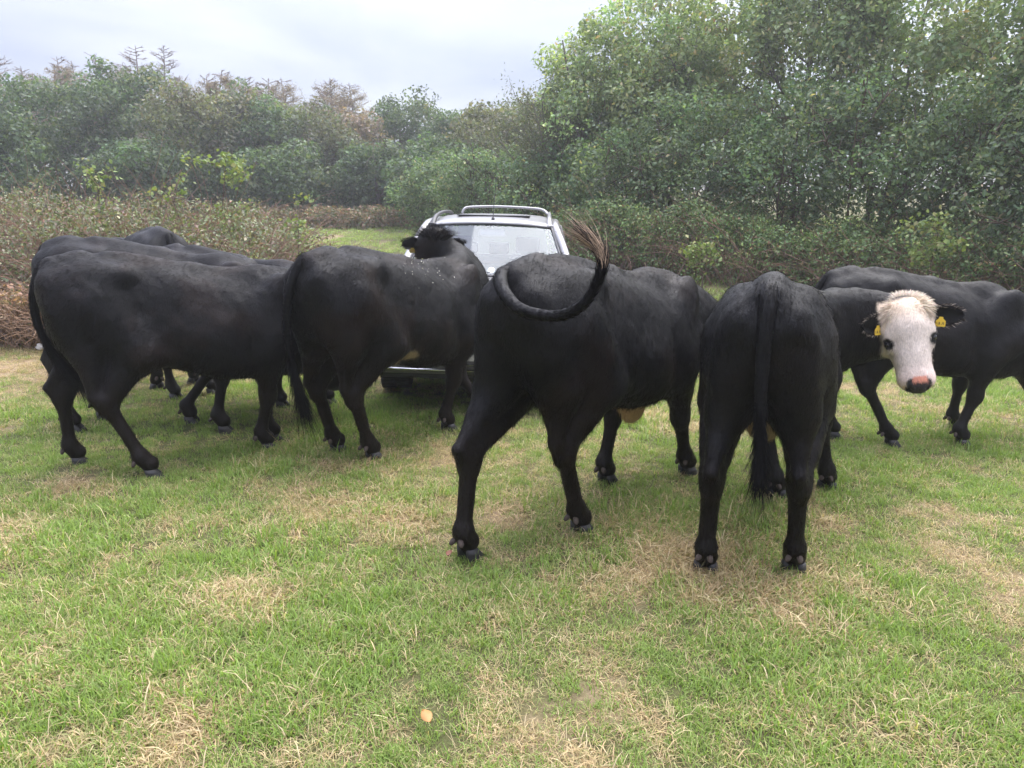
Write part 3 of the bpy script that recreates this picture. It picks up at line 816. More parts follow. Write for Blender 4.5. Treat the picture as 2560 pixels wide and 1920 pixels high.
bar('windscreen_seal', [(-.785, 1.36, 1.05), (-.4, 1.285, 1.062), (0, 1.258, 1.07), (.4, 1.285, 1.062), (.785, 1.36, 1.05)], .020, TRIM, car, 6, 16)
bar('windscreen_seal', [(-.62, 2.03, 1.538), (-.3, 1.95, 1.562), (0, 1.925, 1.57), (.3, 1.95, 1.562), (.62, 2.03, 1.538)], .013, TRIM, car, 6, 16)
for sg in (-1, 1):
    seal((sg * .782, 1.362, 1.05), (sg * .622, 2.03, 1.535), .014)
    bar('pillar', [(sg * .835, 1.34, 1.03), (sg * .755, 1.72, 1.30), (sg * .668, 2.06, 1.525), (sg * .668, 2.6, 1.575), (sg * .668, 3.5, 1.575), (sg * .66, 4.18, 1.52)], .042, PAINT, car, 8, 30)
    bar('pillar', [(sg * .84, 2.50, 1.02), (sg * .70, 2.46, 1.55)], .034, TRIM, car, 8)
    bar('pillar', [(sg * .84, 3.40, 1.02), (sg * .70, 3.36, 1.55)], .036, TRIM, car, 8)
    bar('pillar', [(sg * .80, 4.36, 1.00), (sg * .66, 4.17, 1.53)], .050, PAINT, car, 8)
    pane('side_window', (sg * .845, 1.52, 1.03), (sg * .845, 2.46, 1.03), (sg * .70, 2.44, 1.54), (sg * .71, 2.02, 1.50))
    pane('side_window', (sg * .845, 2.54, 1.03), (sg * .845, 3.38, 1.03), (sg * .70, 3.34, 1.54), (sg * .70, 2.50, 1.54))
    pane('side_window', (sg * .845, 3.44, 1.03), (sg * .82, 4.28, 1.03), (sg * .68, 4.12, 1.50), (sg * .70, 3.40, 1.54))
    # door mirror
    mo = rbox('door_mirror', (sg * .99, 1.52, 1.085), (.24, .12, .17), PAINT, car, .05, 4)
    bar('mirror_arm', [(sg * .84, 1.55, 1.02), (sg * .92, 1.53, 1.04)], .03, TRIM, mo, 8)
    rbox('mirror_glass', (sg * .99, 1.586, 1.085), (.19, .008, .13), MIRG, mo, .003, 1)
    # roof rail along each side
    rl = bar('roof_rail', [(sg * .60, 2.10, 1.535), (sg * .60, 2.22, 1.60), (sg * .60, 2.45, 1.645), (sg * .60, 3.0, 1.68), (sg * .60, 3.55, 1.68), (sg * .60, 3.85, 1.65), (sg * .60, 3.98, 1.60)], [.028, .026, .022, .020, .020, .024, .028], PAINT if sg > 0 else TRIM, car, 10, 40)
    rbox('rail_foot', (sg * .605, 2.14, 1.545), (.065, .22, .05), PAINT if sg > 0 else TRIM, car, .018)
    bar('wheel_arch', [(sg * .885, .90 + .45 * math.cos(t), .40 + .45 * math.sin(t)) for t in np.linspace(0.05, math.pi - .05, 16)], .028, TRIM, car, 8)
    bar('wheel_arch', [(sg * .885, 3.52 + .45 * math.cos(t), .40 + .45 * math.sin(t)) for t in np.linspace(0.05, math.pi - .05, 16)], .028, TRIM, car, 8)
bar('roof_hoop', [(-.42, 3.30, 1.66), (-.40, 3.32, 1.715), (-.33, 3.35, 1.742), (0, 3.38, 1.755), (.42, 3.35, 1.74), (.54, 3.30, 1.715), (.585, 3.2, 1.67)], .016, PAINT, car, 10, 40)
rbox('sunroof', (0, 2.75, 1.652), (.78, .62, .012), TRIM, car, .004, 2)
an_ = bar('aerial', [(0.02, 2.10, 1.60), (.022, 2.13, 1.70), (.035, 2.20, 1.95), (.045, 2.25, 2.10)], [.009, .004, .003, .0025], TRIM, car, 6, 14)
rbox('aerial_base', (.02, 2.11, 1.61), (.045, .075, .06), TRIM, an_, .018, 3, taper=.55)
bar('wiper', [(-.62, 1.37, 1.085), (-.2, 1.31, 1.10), (.05, 1.30, 1.105)], .008, TRIM, car, 6)
bar('wiper', [(.02, 1.29, 1.095), (.4, 1.33, 1.095), (.66, 1.40, 1.10)], .008, TRIM, car, 6)
# inside
rbox('dashboard', (0, 1.72, .98), (1.46, .55, .12), SEATM, car, .04)
rbox('cabin_floor', (0, 2.9, .55), (1.5, 2.6, .05), SEATM, car, .01)
for sx in (-.37, .37):
    s_o = rbox('seat', (sx, 2.55, .90), (.48, .16, .62), SEATM, car, .07, 4, ('X', R(-10)), taper=.82)
    rbox('head_rest', (sx, 2.62, 1.32), (.27, .10, .19), SEATM, s_o, .045, 4)
    rbox('seat_base', (sx, 2.28, .66), (.48, .50, .16), SEATM, s_o, .05)
rs = rbox('rear_seat', (0, 3.55, .88), (1.25, .16, .55), SEATM, car, .06, 4)
for sx in (-.38, 0, .38): rbox('head_rest', (sx, 3.6, 1.23), (.25, .09, .15), SEATM, rs, .04, 4)
bar('steering_wheel', [(.37 + .185 * math.cos(t), 2.02 + .06 * math.sin(t), 1.06 + .175 * math.sin(t)) for t in np.linspace(0, 2 * math.pi, 28)], .017, TRIM, car, 8)
im = rbox('rear_view_mirror', (.02, 2.0, 1.475), (.26, .035, .075), PALE, car, .016)
bar('mirror_stalk', [(.02, 1.98, 1.55), (.02, 1.995, 1.50)], .010, PALE, im, 6)
bm = bmesh.new(); bmesh.ops.create_cone(bm, cap_ends=True, segments=20, radius1=.036, radius2=.036, depth=.003)
bmesh.ops.rotate(bm, cent=(0, 0, 0), matrix=Matrix.Rotation(R(54), 3, 'X'), verts=bm.verts); bmesh.ops.translate(bm, vec=(.06, 1.335, 1.125), verts=bm.verts)
link('tax_disc', bm_mesh('tax_disc', bm), PAPER, car)
# wheels with chunky mud tyres
def tyre_mesh(r=.375, w=.25, nl=26):
    prof = [(-w / 2 + .02, r * .60), (-w / 2, r * .72), (-w / 2, r * .88), (-w / 2 + .03, r * .955), (w / 2 - .03, r * .955), (w / 2, r * .88), (w / 2, r * .72), (w / 2 - .02, r * .60)]
    n = 52; V = []; Q = []
    for i in range(n):
        a_ = 2 * math.pi * i / n
        for x, rr in prof: V.append((x, rr * math.cos(a_), rr * math.sin(a_)))
    m_ = len(prof)
    for i in range(n):
        for j in range(m_ - 1):
            Q.append((i * m_ + j, ((i + 1) % n) * m_ + j, ((i + 1) % n) * m_ + j + 1, i * m_ + j + 1))
    V = list(V)
    for i in range(nl):
        for sx in (-1, 1):
            a_ = 2 * math.pi * (i + .25 * (sx + 1)) / nl; da = .075
            o = len(V); x0, x1 = sx * .012, sx * (w / 2 + .004)
            for rr in (r * .93, r * 1.0):
                for x, aa in ((x0, a_ - da * .3), (x1, a_ - da + .05), (x1, a_ + da + .05), (x0, a_ + da * .8)):
                    V.append((x, rr * math.cos(aa), rr * math.sin(aa)))
            Q += [(o + 4, o + 5, o + 6, o + 7)] + [(o + k, o + (k + 1) % 4, o + 4 + (k + 1) % 4, o + 4 + k) for k in range(4)]
    return make_mesh('tyre', np.array(V), quads=Q, smooth=False)
ME_TYRE = tyre_mesh(); ME_TYRE.materials.append(RUBBER)
bm = bmesh.new(); bmesh.ops.create_cone(bm, cap_ends=True, segments=28, radius1=.232, radius2=.232, depth=.17)
bmesh.ops.rotate(bm, cent=(0, 0, 0), matrix=Matrix.Rotation(R(90), 3, 'Y'), verts=bm.verts)
for f_ in [f for f in bm.faces if len(f.verts) > 6]:
    r_ = bmesh.ops.inset_region(bm, faces=[f_], thickness=.03, depth=-.03)
ME_RIM = bm_mesh('rim', bm); ME_RIM.materials.append(RIMM)
for sx in (-1, 1):
    for wy in (.90, 3.52):
        w_ = link('wheel', ME_RIM, None, car); w_.location = (sx * .765, wy, .375); w_.rotation_euler = (0, 0, R(6) if wy < 1 else 0)
        link('tyre', ME_TYRE, None, w_)
bar('axle', [(-.7, .90, .36), (.7, .90, .36)], .035, TRIM, car, 8)
# ================================================================== cattle
def smin(a, b, k):
    h = np.clip(0.5 + 0.5 * (b - a) / k, 0, 1)
    return b * (1 - h) + a * h - k * h * (1 - h)

class Field:
    """a smooth-union distance field on a grid, turned into one continuous skin"""
    def __init__(self, lo, hi, vs):
        self.lo = np.array(lo, float); self.vs = vs
        self.n = np.ceil((np.array(hi) - self.lo) / vs).astype(int) + 1
        self.ax = [np.float32(self.lo[i] + vs * np.arange(self.n[i])) for i in range(3)]
        self.F = np.full(self.n, 1.0, np.float32)
    def box(self, lo, hi):
        sl = []
        for i in range(3):
            a = int(np.clip(np.floor((lo[i] - self.lo[i]) / self.vs), 0, self.n[i]))
            b = int(np.clip(np.ceil((hi[i] - self.lo[i]) / self.vs) + 1, 0, self.n[i]))
            sl.append(slice(a, b))
        sl = tuple(sl)
        P = (self.ax[0][sl[0]][:, None, None], self.ax[1][sl[1]][None, :, None], self.ax[2][sl[2]][None, None, :])
        return sl, P
    def apply(self, sl, d, k, sub=False):
        if d.size == 0: return
        if sub: self.F[sl] = -smin(-self.F[sl], d, k)
        else: self.F[sl] = smin(self.F[sl], d, k)
    def cone(self, p, q, r1, r2, k=0.05, sub=False):
        p = np.array(p, float); q = np.array(q, float); m = max(r1, r2) + k + 0.02
        sl, (X, Y, Z) = self.box(np.minimum(p, q) - m, np.maximum(p, q) + m)
        v = q - p; L = max(float(v @ v), 1e-9)
        t = np.clip(((X - p[0]) * v[0] + (Y - p[1]) * v[1] + (Z - p[2]) * v[2]) / L, 0, 1)
        d = np.sqrt((X - p[0] - t * v[0]) ** 2 + (Y - p[1] - t * v[1]) ** 2 + (Z - p[2] - t * v[2]) ** 2) - (r1 + t * (r2 - r1))
        self.apply(sl, d, k, sub)
    def ell(self, c, r, k=0.05, M=None, sub=False):
        """M: rows are the ellipsoid's axes"""
        c = np.array(c, float); r = np.array(r, float)
        if M is None: M = np.eye(3)
        ext = np.sqrt(((M * r[:, None]) ** 2).sum(0)) + k + 0.02
        sl, (X, Y, Z) = self.box(c - ext, c + ext)
        dx, dy, dz = X - c[0], Y - c[1], Z - c[2]
        k0 = 0; k1 = 0
        for i in range(3):
            u = dx * M[i, 0] + dy * M[i, 1] + dz * M[i, 2]
            k0 = k0 + (u / r[i]) ** 2; k1 = k1 + (u / r[i] ** 2) ** 2
        k0 = np.sqrt(k0); k1 = np.sqrt(k1) + 1e-6
        self.apply(sl, k0 * (k0 - 1) / k1, k, sub)
    def loft(self, st, k=0.05, bend=0.0):
        """torso: stations (x, ztop, zbot, halfwidth, n, egg)"""
        st = np.array(st, float)
        lo = (st[0, 0] - .02, -st[:, 3].max() - .1 - abs(bend), st[:, 2].min() - .08); hi = (st[-1, 0] + .02, st[:, 3].max() + .1 + abs(bend), st[:, 1].max() + .08)
        sl, (X, Y, Z) = self.box(lo, hi)
        xs = np.clip(X[:, 0, 0], st[0, 0], st[-1, 0])
        def it(c):
            # smooth (Catmull-Rom like) interpolation of the stations
            m = np.gradient(st[:, c], st[:, 0])
            i = np.clip(np.searchsorted(st[:, 0], xs) - 1, 0, len(st) - 2)
            h = st[i + 1, 0] - st[i, 0]; t = (xs - st[i, 0]) / h
            return ((2 * t ** 3 - 3 * t ** 2 + 1) * st[i, c] + (t ** 3 - 2 * t ** 2 + t) * h * m[i] + (-2 * t ** 3 + 3 * t ** 2) * st[i + 1, c] + (t ** 3 - t ** 2) * h * m[i + 1]).astype(np.float32)[:, None, None]
        zt, zb, w, n, eg = it(1), it(2), it(3), it(4), it(5)
        zc = (zt + zb) / 2; h = np.maximum((zt - zb) / 2, 0.01); w = np.maximum(w, 0.01)
        t = (Z - zc) / h
        ww = w * (1 - eg * np.clip(t, -1.2, 1.2))
        yb = bend * np.maximum(0, X + .2) ** 2
        g = (np.abs((Y - yb) / ww) ** n + np.abs(t) ** n + 1e-9) ** (1 / n)
        d = (g - 1) * np.minimum(w, h) * 0.9
        d = np.maximum(d, np.maximum(st[0, 0] - X, X - st[-1, 0]))
        self.apply(sl, d.astype(np.float32), k)
    def skin(self):
        F = self.F; n = self.n
        S = F < 0
        c = S[:-1, :-1, :-1].astype(np.int8)
        tot = np.zeros(n - 1, np.int8)
        for dx in (0, 1):
            for dy in (0, 1):
                for dz in (0, 1):
                    tot += S[dx:n[0] - 1 + dx, dy:n[1] - 1 + dy, dz:n[2] - 1 + dz]
        act = (tot > 0) & (tot < 8)
        idx = np.argwhere(act)
        vid = np.full(n - 1, -1, np.int32); vid[act] = np.arange(len(idx))
        acc = np.zeros((len(idx), 3)); cnt = np.zeros(len(idx))
        offs = [np.array(o) for o in ((0,0,0),(0,0,1),(0,1,0),(0,1,1),(1,0,0),(1,0,1),(1,1,0),(1,1,1))]
        vals = {tuple(o): F[idx[:, 0] + o[0], idx[:, 1] + o[1], idx[:, 2] + o[2]] for o in offs}
        for o in offs:
            for a in range(3):
                if o[a] == 0:
                    o2 = o.copy(); o2[a] = 1
                    f1, f2 = vals[tuple(o)], vals[tuple(o2)]
                    m = (f1 < 0) != (f2 < 0)
                    t = f1[m] / (f1[m] - f2[m])
                    p = np.tile(o.astype(float), (m.sum(), 1)); p[:, a] = t
                    acc[m] += p; cnt[m] += 1
        V = self.lo + self.vs * (idx + acc / cnt[:, None])
        Q = []
        for a in range(3):
            b, cc = (a + 1) % 3, (a + 2) % 3
            s1 = [slice(None)] * 3; s2 = [slice(None)] * 3
            s1[a] = slice(0, n[a] - 1); s2[a] = slice(1, n[a])
            A, B = S[tuple(s1)], S[tuple(s2)]
            e = np.argwhere(A != B)
            e = e[(e[:, b] > 0) & (e[:, b] < n[b] - 1) & (e[:, cc] > 0) & (e[:, cc] < n[cc] - 1)]
            fl = A[e[:, 0], e[:, 1], e[:, 2]]
            def cell(db, dc):
                i = e.copy(); i[:, b] -= db; i[:, cc] -= dc
                return vid[i[:, 0], i[:, 1], i[:, 2]]
            q = np.stack([cell(1, 1), cell(0, 1), cell(0, 0), cell(1, 0)], 1)
            q[~fl] = q[~fl][:, ::-1]
            Q.append(q)
        Q = np.concatenate(Q); Q = Q[(Q >= 0).all(1)]
        return V, Q

def relax(V, Q, it=2, lam=0.5):
    for _ in range(it):
        acc = np.zeros_like(V); cnt = np.zeros(len(V))
        for i in range(4):
            a, b = Q[:, i], Q[:, (i + 1) % 4]
            np.add.at(acc, a, V[b]); np.add.at(cnt, a, 1)
            np.add.at(acc, b, V[a]); np.add.at(cnt, b, 1)
        V = V + lam * (acc / np.maximum(cnt, 1)[:, None] - V)
    return V

def strands(P, D, N, length, width, col, bend=0.3, seg=1, rng=None, vary=0.35):
    """hair ribbons: roots P, direction D, bending towards -N / down"""
    n = len(P)
    P = np.asarray(P, float); D = np.asarray(D, float)
    length = np.broadcast_to(length, (n,)) * rng.uniform(1 - vary, 1 + vary, n)
    W = np.cross(D, N); W /= np.linalg.norm(W, axis=1, keepdims=True) + 1e-9
    an = rng.uniform(-0.6, 0.6, n)[:, None]
    W = W * np.cos(an) + N * np.sin(an)
    width = np.broadcast_to(width, (n,))
    B = np.asarray(bend)
    if B.ndim == 0: B = np.tile(np.array([0, 0, -float(bend)]), (n, 1))
    Vs = []; 
    for i in range(seg):
        t = i / seg
        c = P + D * (length * t)[:, None] + B * (length * t * t)[:, None]
        w = (width * (1 - 0.6 * t))[:, None] * 0.5
        Vs += [c - W * w, c + W * w]
    Vs.append(P + D * length[:, None] + B * length[:, None])
    V = np.stack(Vs, 1)
    m = 2 * seg + 1
    base = (np.arange(n) * m)[:, None]
    tris = []
    for i in range(seg - 1):
        tris += [[2 * i, 2 * i + 1, 2 * i + 3], [2 * i, 2 * i + 3, 2 * i + 2]]
    tris.append([2 * seg - 2, 2 * seg - 1, 2 * seg])
    T = (base[:, :, None] + np.array(tris)[None]).reshape(-1, 3)
    col = np.asarray(col, float)
    if col.ndim == 1: col = np.tile(col, (n, 1))
    return V.reshape(-1, 3), T, np.repeat(col, m, 0)

def coat_mat(name):
    m, nt, b = new_mat(name)
    a = nt.nodes.new('ShaderNodeAttribute'); a.attribute_name = 'tint'
    tcn = nt.nodes.new('ShaderNodeTexCoord')
    mp = nt.nodes.new('ShaderNodeMapping'); mp.inputs['Scale'].default_value = (46, 46, 15)
    nt.links.new(tcn.outputs['Object'], mp.inputs['Vector'])
    n1 = nt.nodes.new('ShaderNodeTexNoise'); n1.inputs['Scale'].default_value = 3.0; n1.inputs['Detail'].default_value = 6; n1.inputs['Roughness'].default_value = 0.65
    n1.inputs['Distortion'].default_value = .6; nt.links.new(mp.outputs[0], n1.inputs['Vector'])
    n2 = nt.nodes.new('ShaderNodeTexNoise'); n2.inputs['Scale'].default_value = 5.0; n2.inputs['Detail'].default_value = 4
    nt.links.new(tcn.outputs['Object'], n2.inputs['Vector'])
    mr = nt.nodes.new('ShaderNodeMapRange'); mr.inputs['From Min'].default_value = 0.3; mr.inputs['From Max'].default_value = 0.7
    mr.inputs['To Min'].default_value = 0.72; mr.inputs['To Max'].default_value = 1.25
    nt.links.new(n1.outputs['Fac'], mr.inputs['Value'])
    sc = nt.nodes.new('ShaderNodeVectorMath'); sc.operation = 'SCALE'
    nt.links.new(a.outputs['Color'], sc.inputs[0]); nt.links.new(mr.outputs[0], sc.inputs['Scale'])
    nt.links.new(sc.outputs[0], b.inputs['Base Color'])
    mr2 = nt.nodes.new('ShaderNodeMapRange'); mr2.inputs['From Min'].default_value = .3; mr2.inputs['From Max'].default_value = .7; mr2.inputs['To Min'].default_value = 0.40; mr2.inputs['To Max'].default_value = 0.66
    nt.links.new(n2.outputs['Fac'], mr2.inputs['Value']); nt.links.new(mr2.outputs[0], b.inputs['Roughness'])
    b.inputs['Specular IOR Level'].default_value = 0.16
    b.inputs['Sheen Weight'].default_value = 0.0
    b.inputs['Sheen Roughness'].default_value = 0.45
    b.inputs['Sheen Tint'].default_value = (0.75, 0.8, 1.0, 1)
    b1 = nt.nodes.new('ShaderNodeBump'); b1.inputs['Strength'].default_value = 0.55; b1.inputs['Distance'].default_value = 0.008
    nt.links.new(n1.outputs['Fac'], b1.inputs['Height'])
    b2 = nt.nodes.new('ShaderNodeBump'); b2.inputs['Strength'].default_value = 0.45; b2.inputs['Distance'].default_value = 0.035
    nt.links.new(n2.outputs['Fac'], b2.inputs['Height']); nt.links.new(b1.outputs[0], b2.inputs['Normal'])
    nt.links.new(b2.outputs[0], b.inputs['Normal'])
    return m

def hair_mat(name):
    m, nt, b = new_mat(name)
    a = nt.nodes.new('ShaderNodeAttribute'); a.attribute_name = 'tint'
    nt.links.new(a.outputs['Color'], b.inputs['Base Color'])
    b.inputs['Roughness'].default_value = 0.6
    b.inputs['Specular IOR Level'].default_value = 0.06
    return m

M_COAT = coat_mat('cattle_coat'); M_HAIR = hair_mat('cattle_hair')
M_HOOF = simple_mat('hoof_horn', (0.012, 0.011, 0.011), rough=0.65, noise=0.5, nscale=30, bump=0.3)
M_HOOFP = simple_mat('pale_hoof_horn', (0.26, 0.24, 0.21), rough=0.7, noise=0.35, nscale=30, bump=0.3)
M_DEW = simple_mat('dewclaw_horn', (0.040, 0.028, 0.021), rough=0.9, noise=0.4, nscale=60, bump=0.3)
M_EYE = simple_mat('eye_wet', (0.006, 0.005, 0.005), rough=0.06, spec=0.6)
M_TAG = simple_mat('tag_yellow', (0.62, 0.42, 0.03), rough=0.5, noise=0.1, nscale=50)
M_TAGINK = simple_mat('tag_ink', (0.03, 0.025, 0.02), rough=0.7)

BLACK = np.array([0.0020, 0.0019, 0.0022]); BROWN = np.array([0.0085, 0.0047, 0.0034])
WHITE = np.array([0.60, 0.52, 0.45]); TAN = np.array([0.45, 0.30, 0.16])

def hoof_mesh():
    V = []; Q = []; T = []
    for sg in (-1, 1):
        b = len(V); n = 12
        for z, ln, wd, sh in ((0.0, .066, .034, .012), (.012, .066, .034, .012), (.048, .052, .031, -.004), (.078, .040, .027, -.016)):
            for i in range(n):
                an = 2 * math.pi * i / n
                x = math.cos(an); y = math.sin(an)
                px = sh + ln * (abs(x) ** 0.8) * (1 if x > 0 else -0.85) 
                py = wd * y * (1.0 - 0.25 * max(0, x))
                if y * sg < 0: py *= 0.75
                V.append((px, sg * .034 + py, z + (0.01 if False else 0)))
        for r in range(3):
            for i in range(n):
                Q.append((b + r * n + i, b + r * n + (i + 1) % n, b + (r + 1) * n + (i + 1) % n, b + (r + 1) * n + i))
        for r, rev in ((0, True), (3, False)):
            c = len(V); ring = [b + r * n + i for i in range(n)]
            cen = np.mean([V[i] for i in ring], 0); V.append(tuple(cen))
            for i in range(n):
                t = (ring[i], ring[(i + 1) % n], c)
                T.append(t[::-1] if rev else t)
    return make_mesh('hoof', np.array(V), quads=Q, tris=T, smooth=True)

def blob_mesh(name, r, nu=10, nv=7):
    bm = bmesh.new(); bmesh.ops.create_uvsphere(bm, u_segments=nu, v_segments=nv, radius=1.0)
    bmesh.ops.scale(bm, vec=r, verts=bm.verts)
    return bm_mesh(name, bm, True)

ME_HOOF = hoof_mesh(); ME_HOOF.materials.append(M_HOOF)
ME_HOOFP = ME_HOOF.copy(); ME_HOOFP.materials.clear(); ME_HOOFP.materials.append(M_HOOFP)
ME_DEW = blob_mesh('dewclaw', (.013, .014, .024)); ME_DEW.materials.append(M_DEW)
ME_EYE = blob_mesh('eye', (.026, .026, .026), 16, 12); ME_EYE.materials.append(M_EYE)

def tag_mesh():
    """a yellow plastic flag with a neck"""
    pts = [(-.012, .0), (.012, .0), (.013, -.012), (.030, -.028), (.030, -.064), (.026, -.068), (-.026, -.068), (-.030, -.064), (-.030, -.028), (-.013, -.012)]
    bm = bmesh.new()
    f = bm.faces.new([bm.verts.new((x, -.0012, y)) for x, y in pts])
    r = bmesh.ops.extrude_face_region(bm, geom=[f])
    bmesh.ops.translate(bm, verts=[v for v in r['geom'] if isinstance(v, bmesh.types.BMVert)], vec=(0, .0024, 0))
    return bm_mesh('ear_tag', bm)
ME_TAG = tag_mesh(); ME_TAG.materials.append(M_TAG)
def ink_mesh():
    bm = bmesh.new()
    for i, (x, sl, h) in enumerate(((-.019, .1, .017), (-.008, -.3, .020), (.003, .3, .016), (.011, -.1, .020), (.020, .25, .018))):
        for fy in (-.0018, .0018):
            vs = [bm.verts.new((x + dx + sl * dz, fy, -.055 + dz)) for dx, dz in ((-.002, 0), (.002, 0), (.002, h), (-.002, h))]
            bm.faces.new(vs)
    return bm_mesh('tag_marks', bm)
ME_INK = ink_mesh(); ME_INK.materials.append(M_TAGINK)

def ear_geo(length=.19, width=.062, cup=.030, thick=.010):
    nu, nv = 12, 9
    top = []; bot = []
    for i in range(nu):
        u = i / (nu - 1)
        w = width * (0.42 + 0.58 * math.sin(math.pi * min(1, u * 1.05) ** 0.8)) * (1 if u < .82 else math.sqrt(max(0.0, 1 - ((u - .82) / .18) ** 2)) + 0.02)
        for j in range(nv):
            v = -1 + 2 * j / (nv - 1)
            z = cup * (v * v) * (1 - .4 * u) - .012 * math.sin(math.pi * u)
            top.append((length * u, w * v, z)); bot.append((length * u, w * v * .98, z - thick * (1 - .5 * abs(v))))
    V = np.array(top + bot); n0 = nu * nv; Q = []
    for i in range(nu - 1):
        for j in range(nv - 1):
            a = i * nv + j
            Q.append((a, a + nv, a + nv + 1, a + 1)); Q.append((n0 + a, n0 + a + 1, n0 + a + nv + 1, n0 + a + nv))
    rim = [j for j in range(nv)] + [i * nv + nv - 1 for i in range(1, nu)] + [(nu - 1) * nv + j for j in range(nv - 2, -1, -1)] + [i * nv for i in range(nu - 2, 0, -1)]
    for a, b in zip(rim, rim[1:] + rim[:1]):
        Q.append((a, b, n0 + b, n0 + a))
    return V, np.array(Q)

def catmull(pts, n):
    pts = np.asarray(pts, float)
    P = np.vstack([2 * pts[0] - pts[1], pts, 2 * pts[-1] - pts[-2]])
    t = np.linspace(0, len(pts) - 1 - 1e-6, n); i = t.astype(int); f = (t - i)[:, None]
    p0, p1, p2, p3 = P[i], P[i + 1], P[i + 2], P[i + 3]
    return 0.5 * (2 * p1 + (p2 - p0) * f + (2 * p0 - 5 * p1 + 4 * p2 - p3) * f ** 2 + (3 * p1 - p0 - 3 * p2 + p3) * f ** 3)

HIND = dict(hip=(-.55, .13, 1.06), stifle=(-.36, .20, .75), hock=(-.71, .165, .46), fet=(-.665, .165, .135), hoof=(-.615, .165, .045))
FORE = dict(elbow=(.40, .18, .72), knee=(.45, .165, .39), fet=(.435, .165, .13), hoof=(.485, .165, .045))

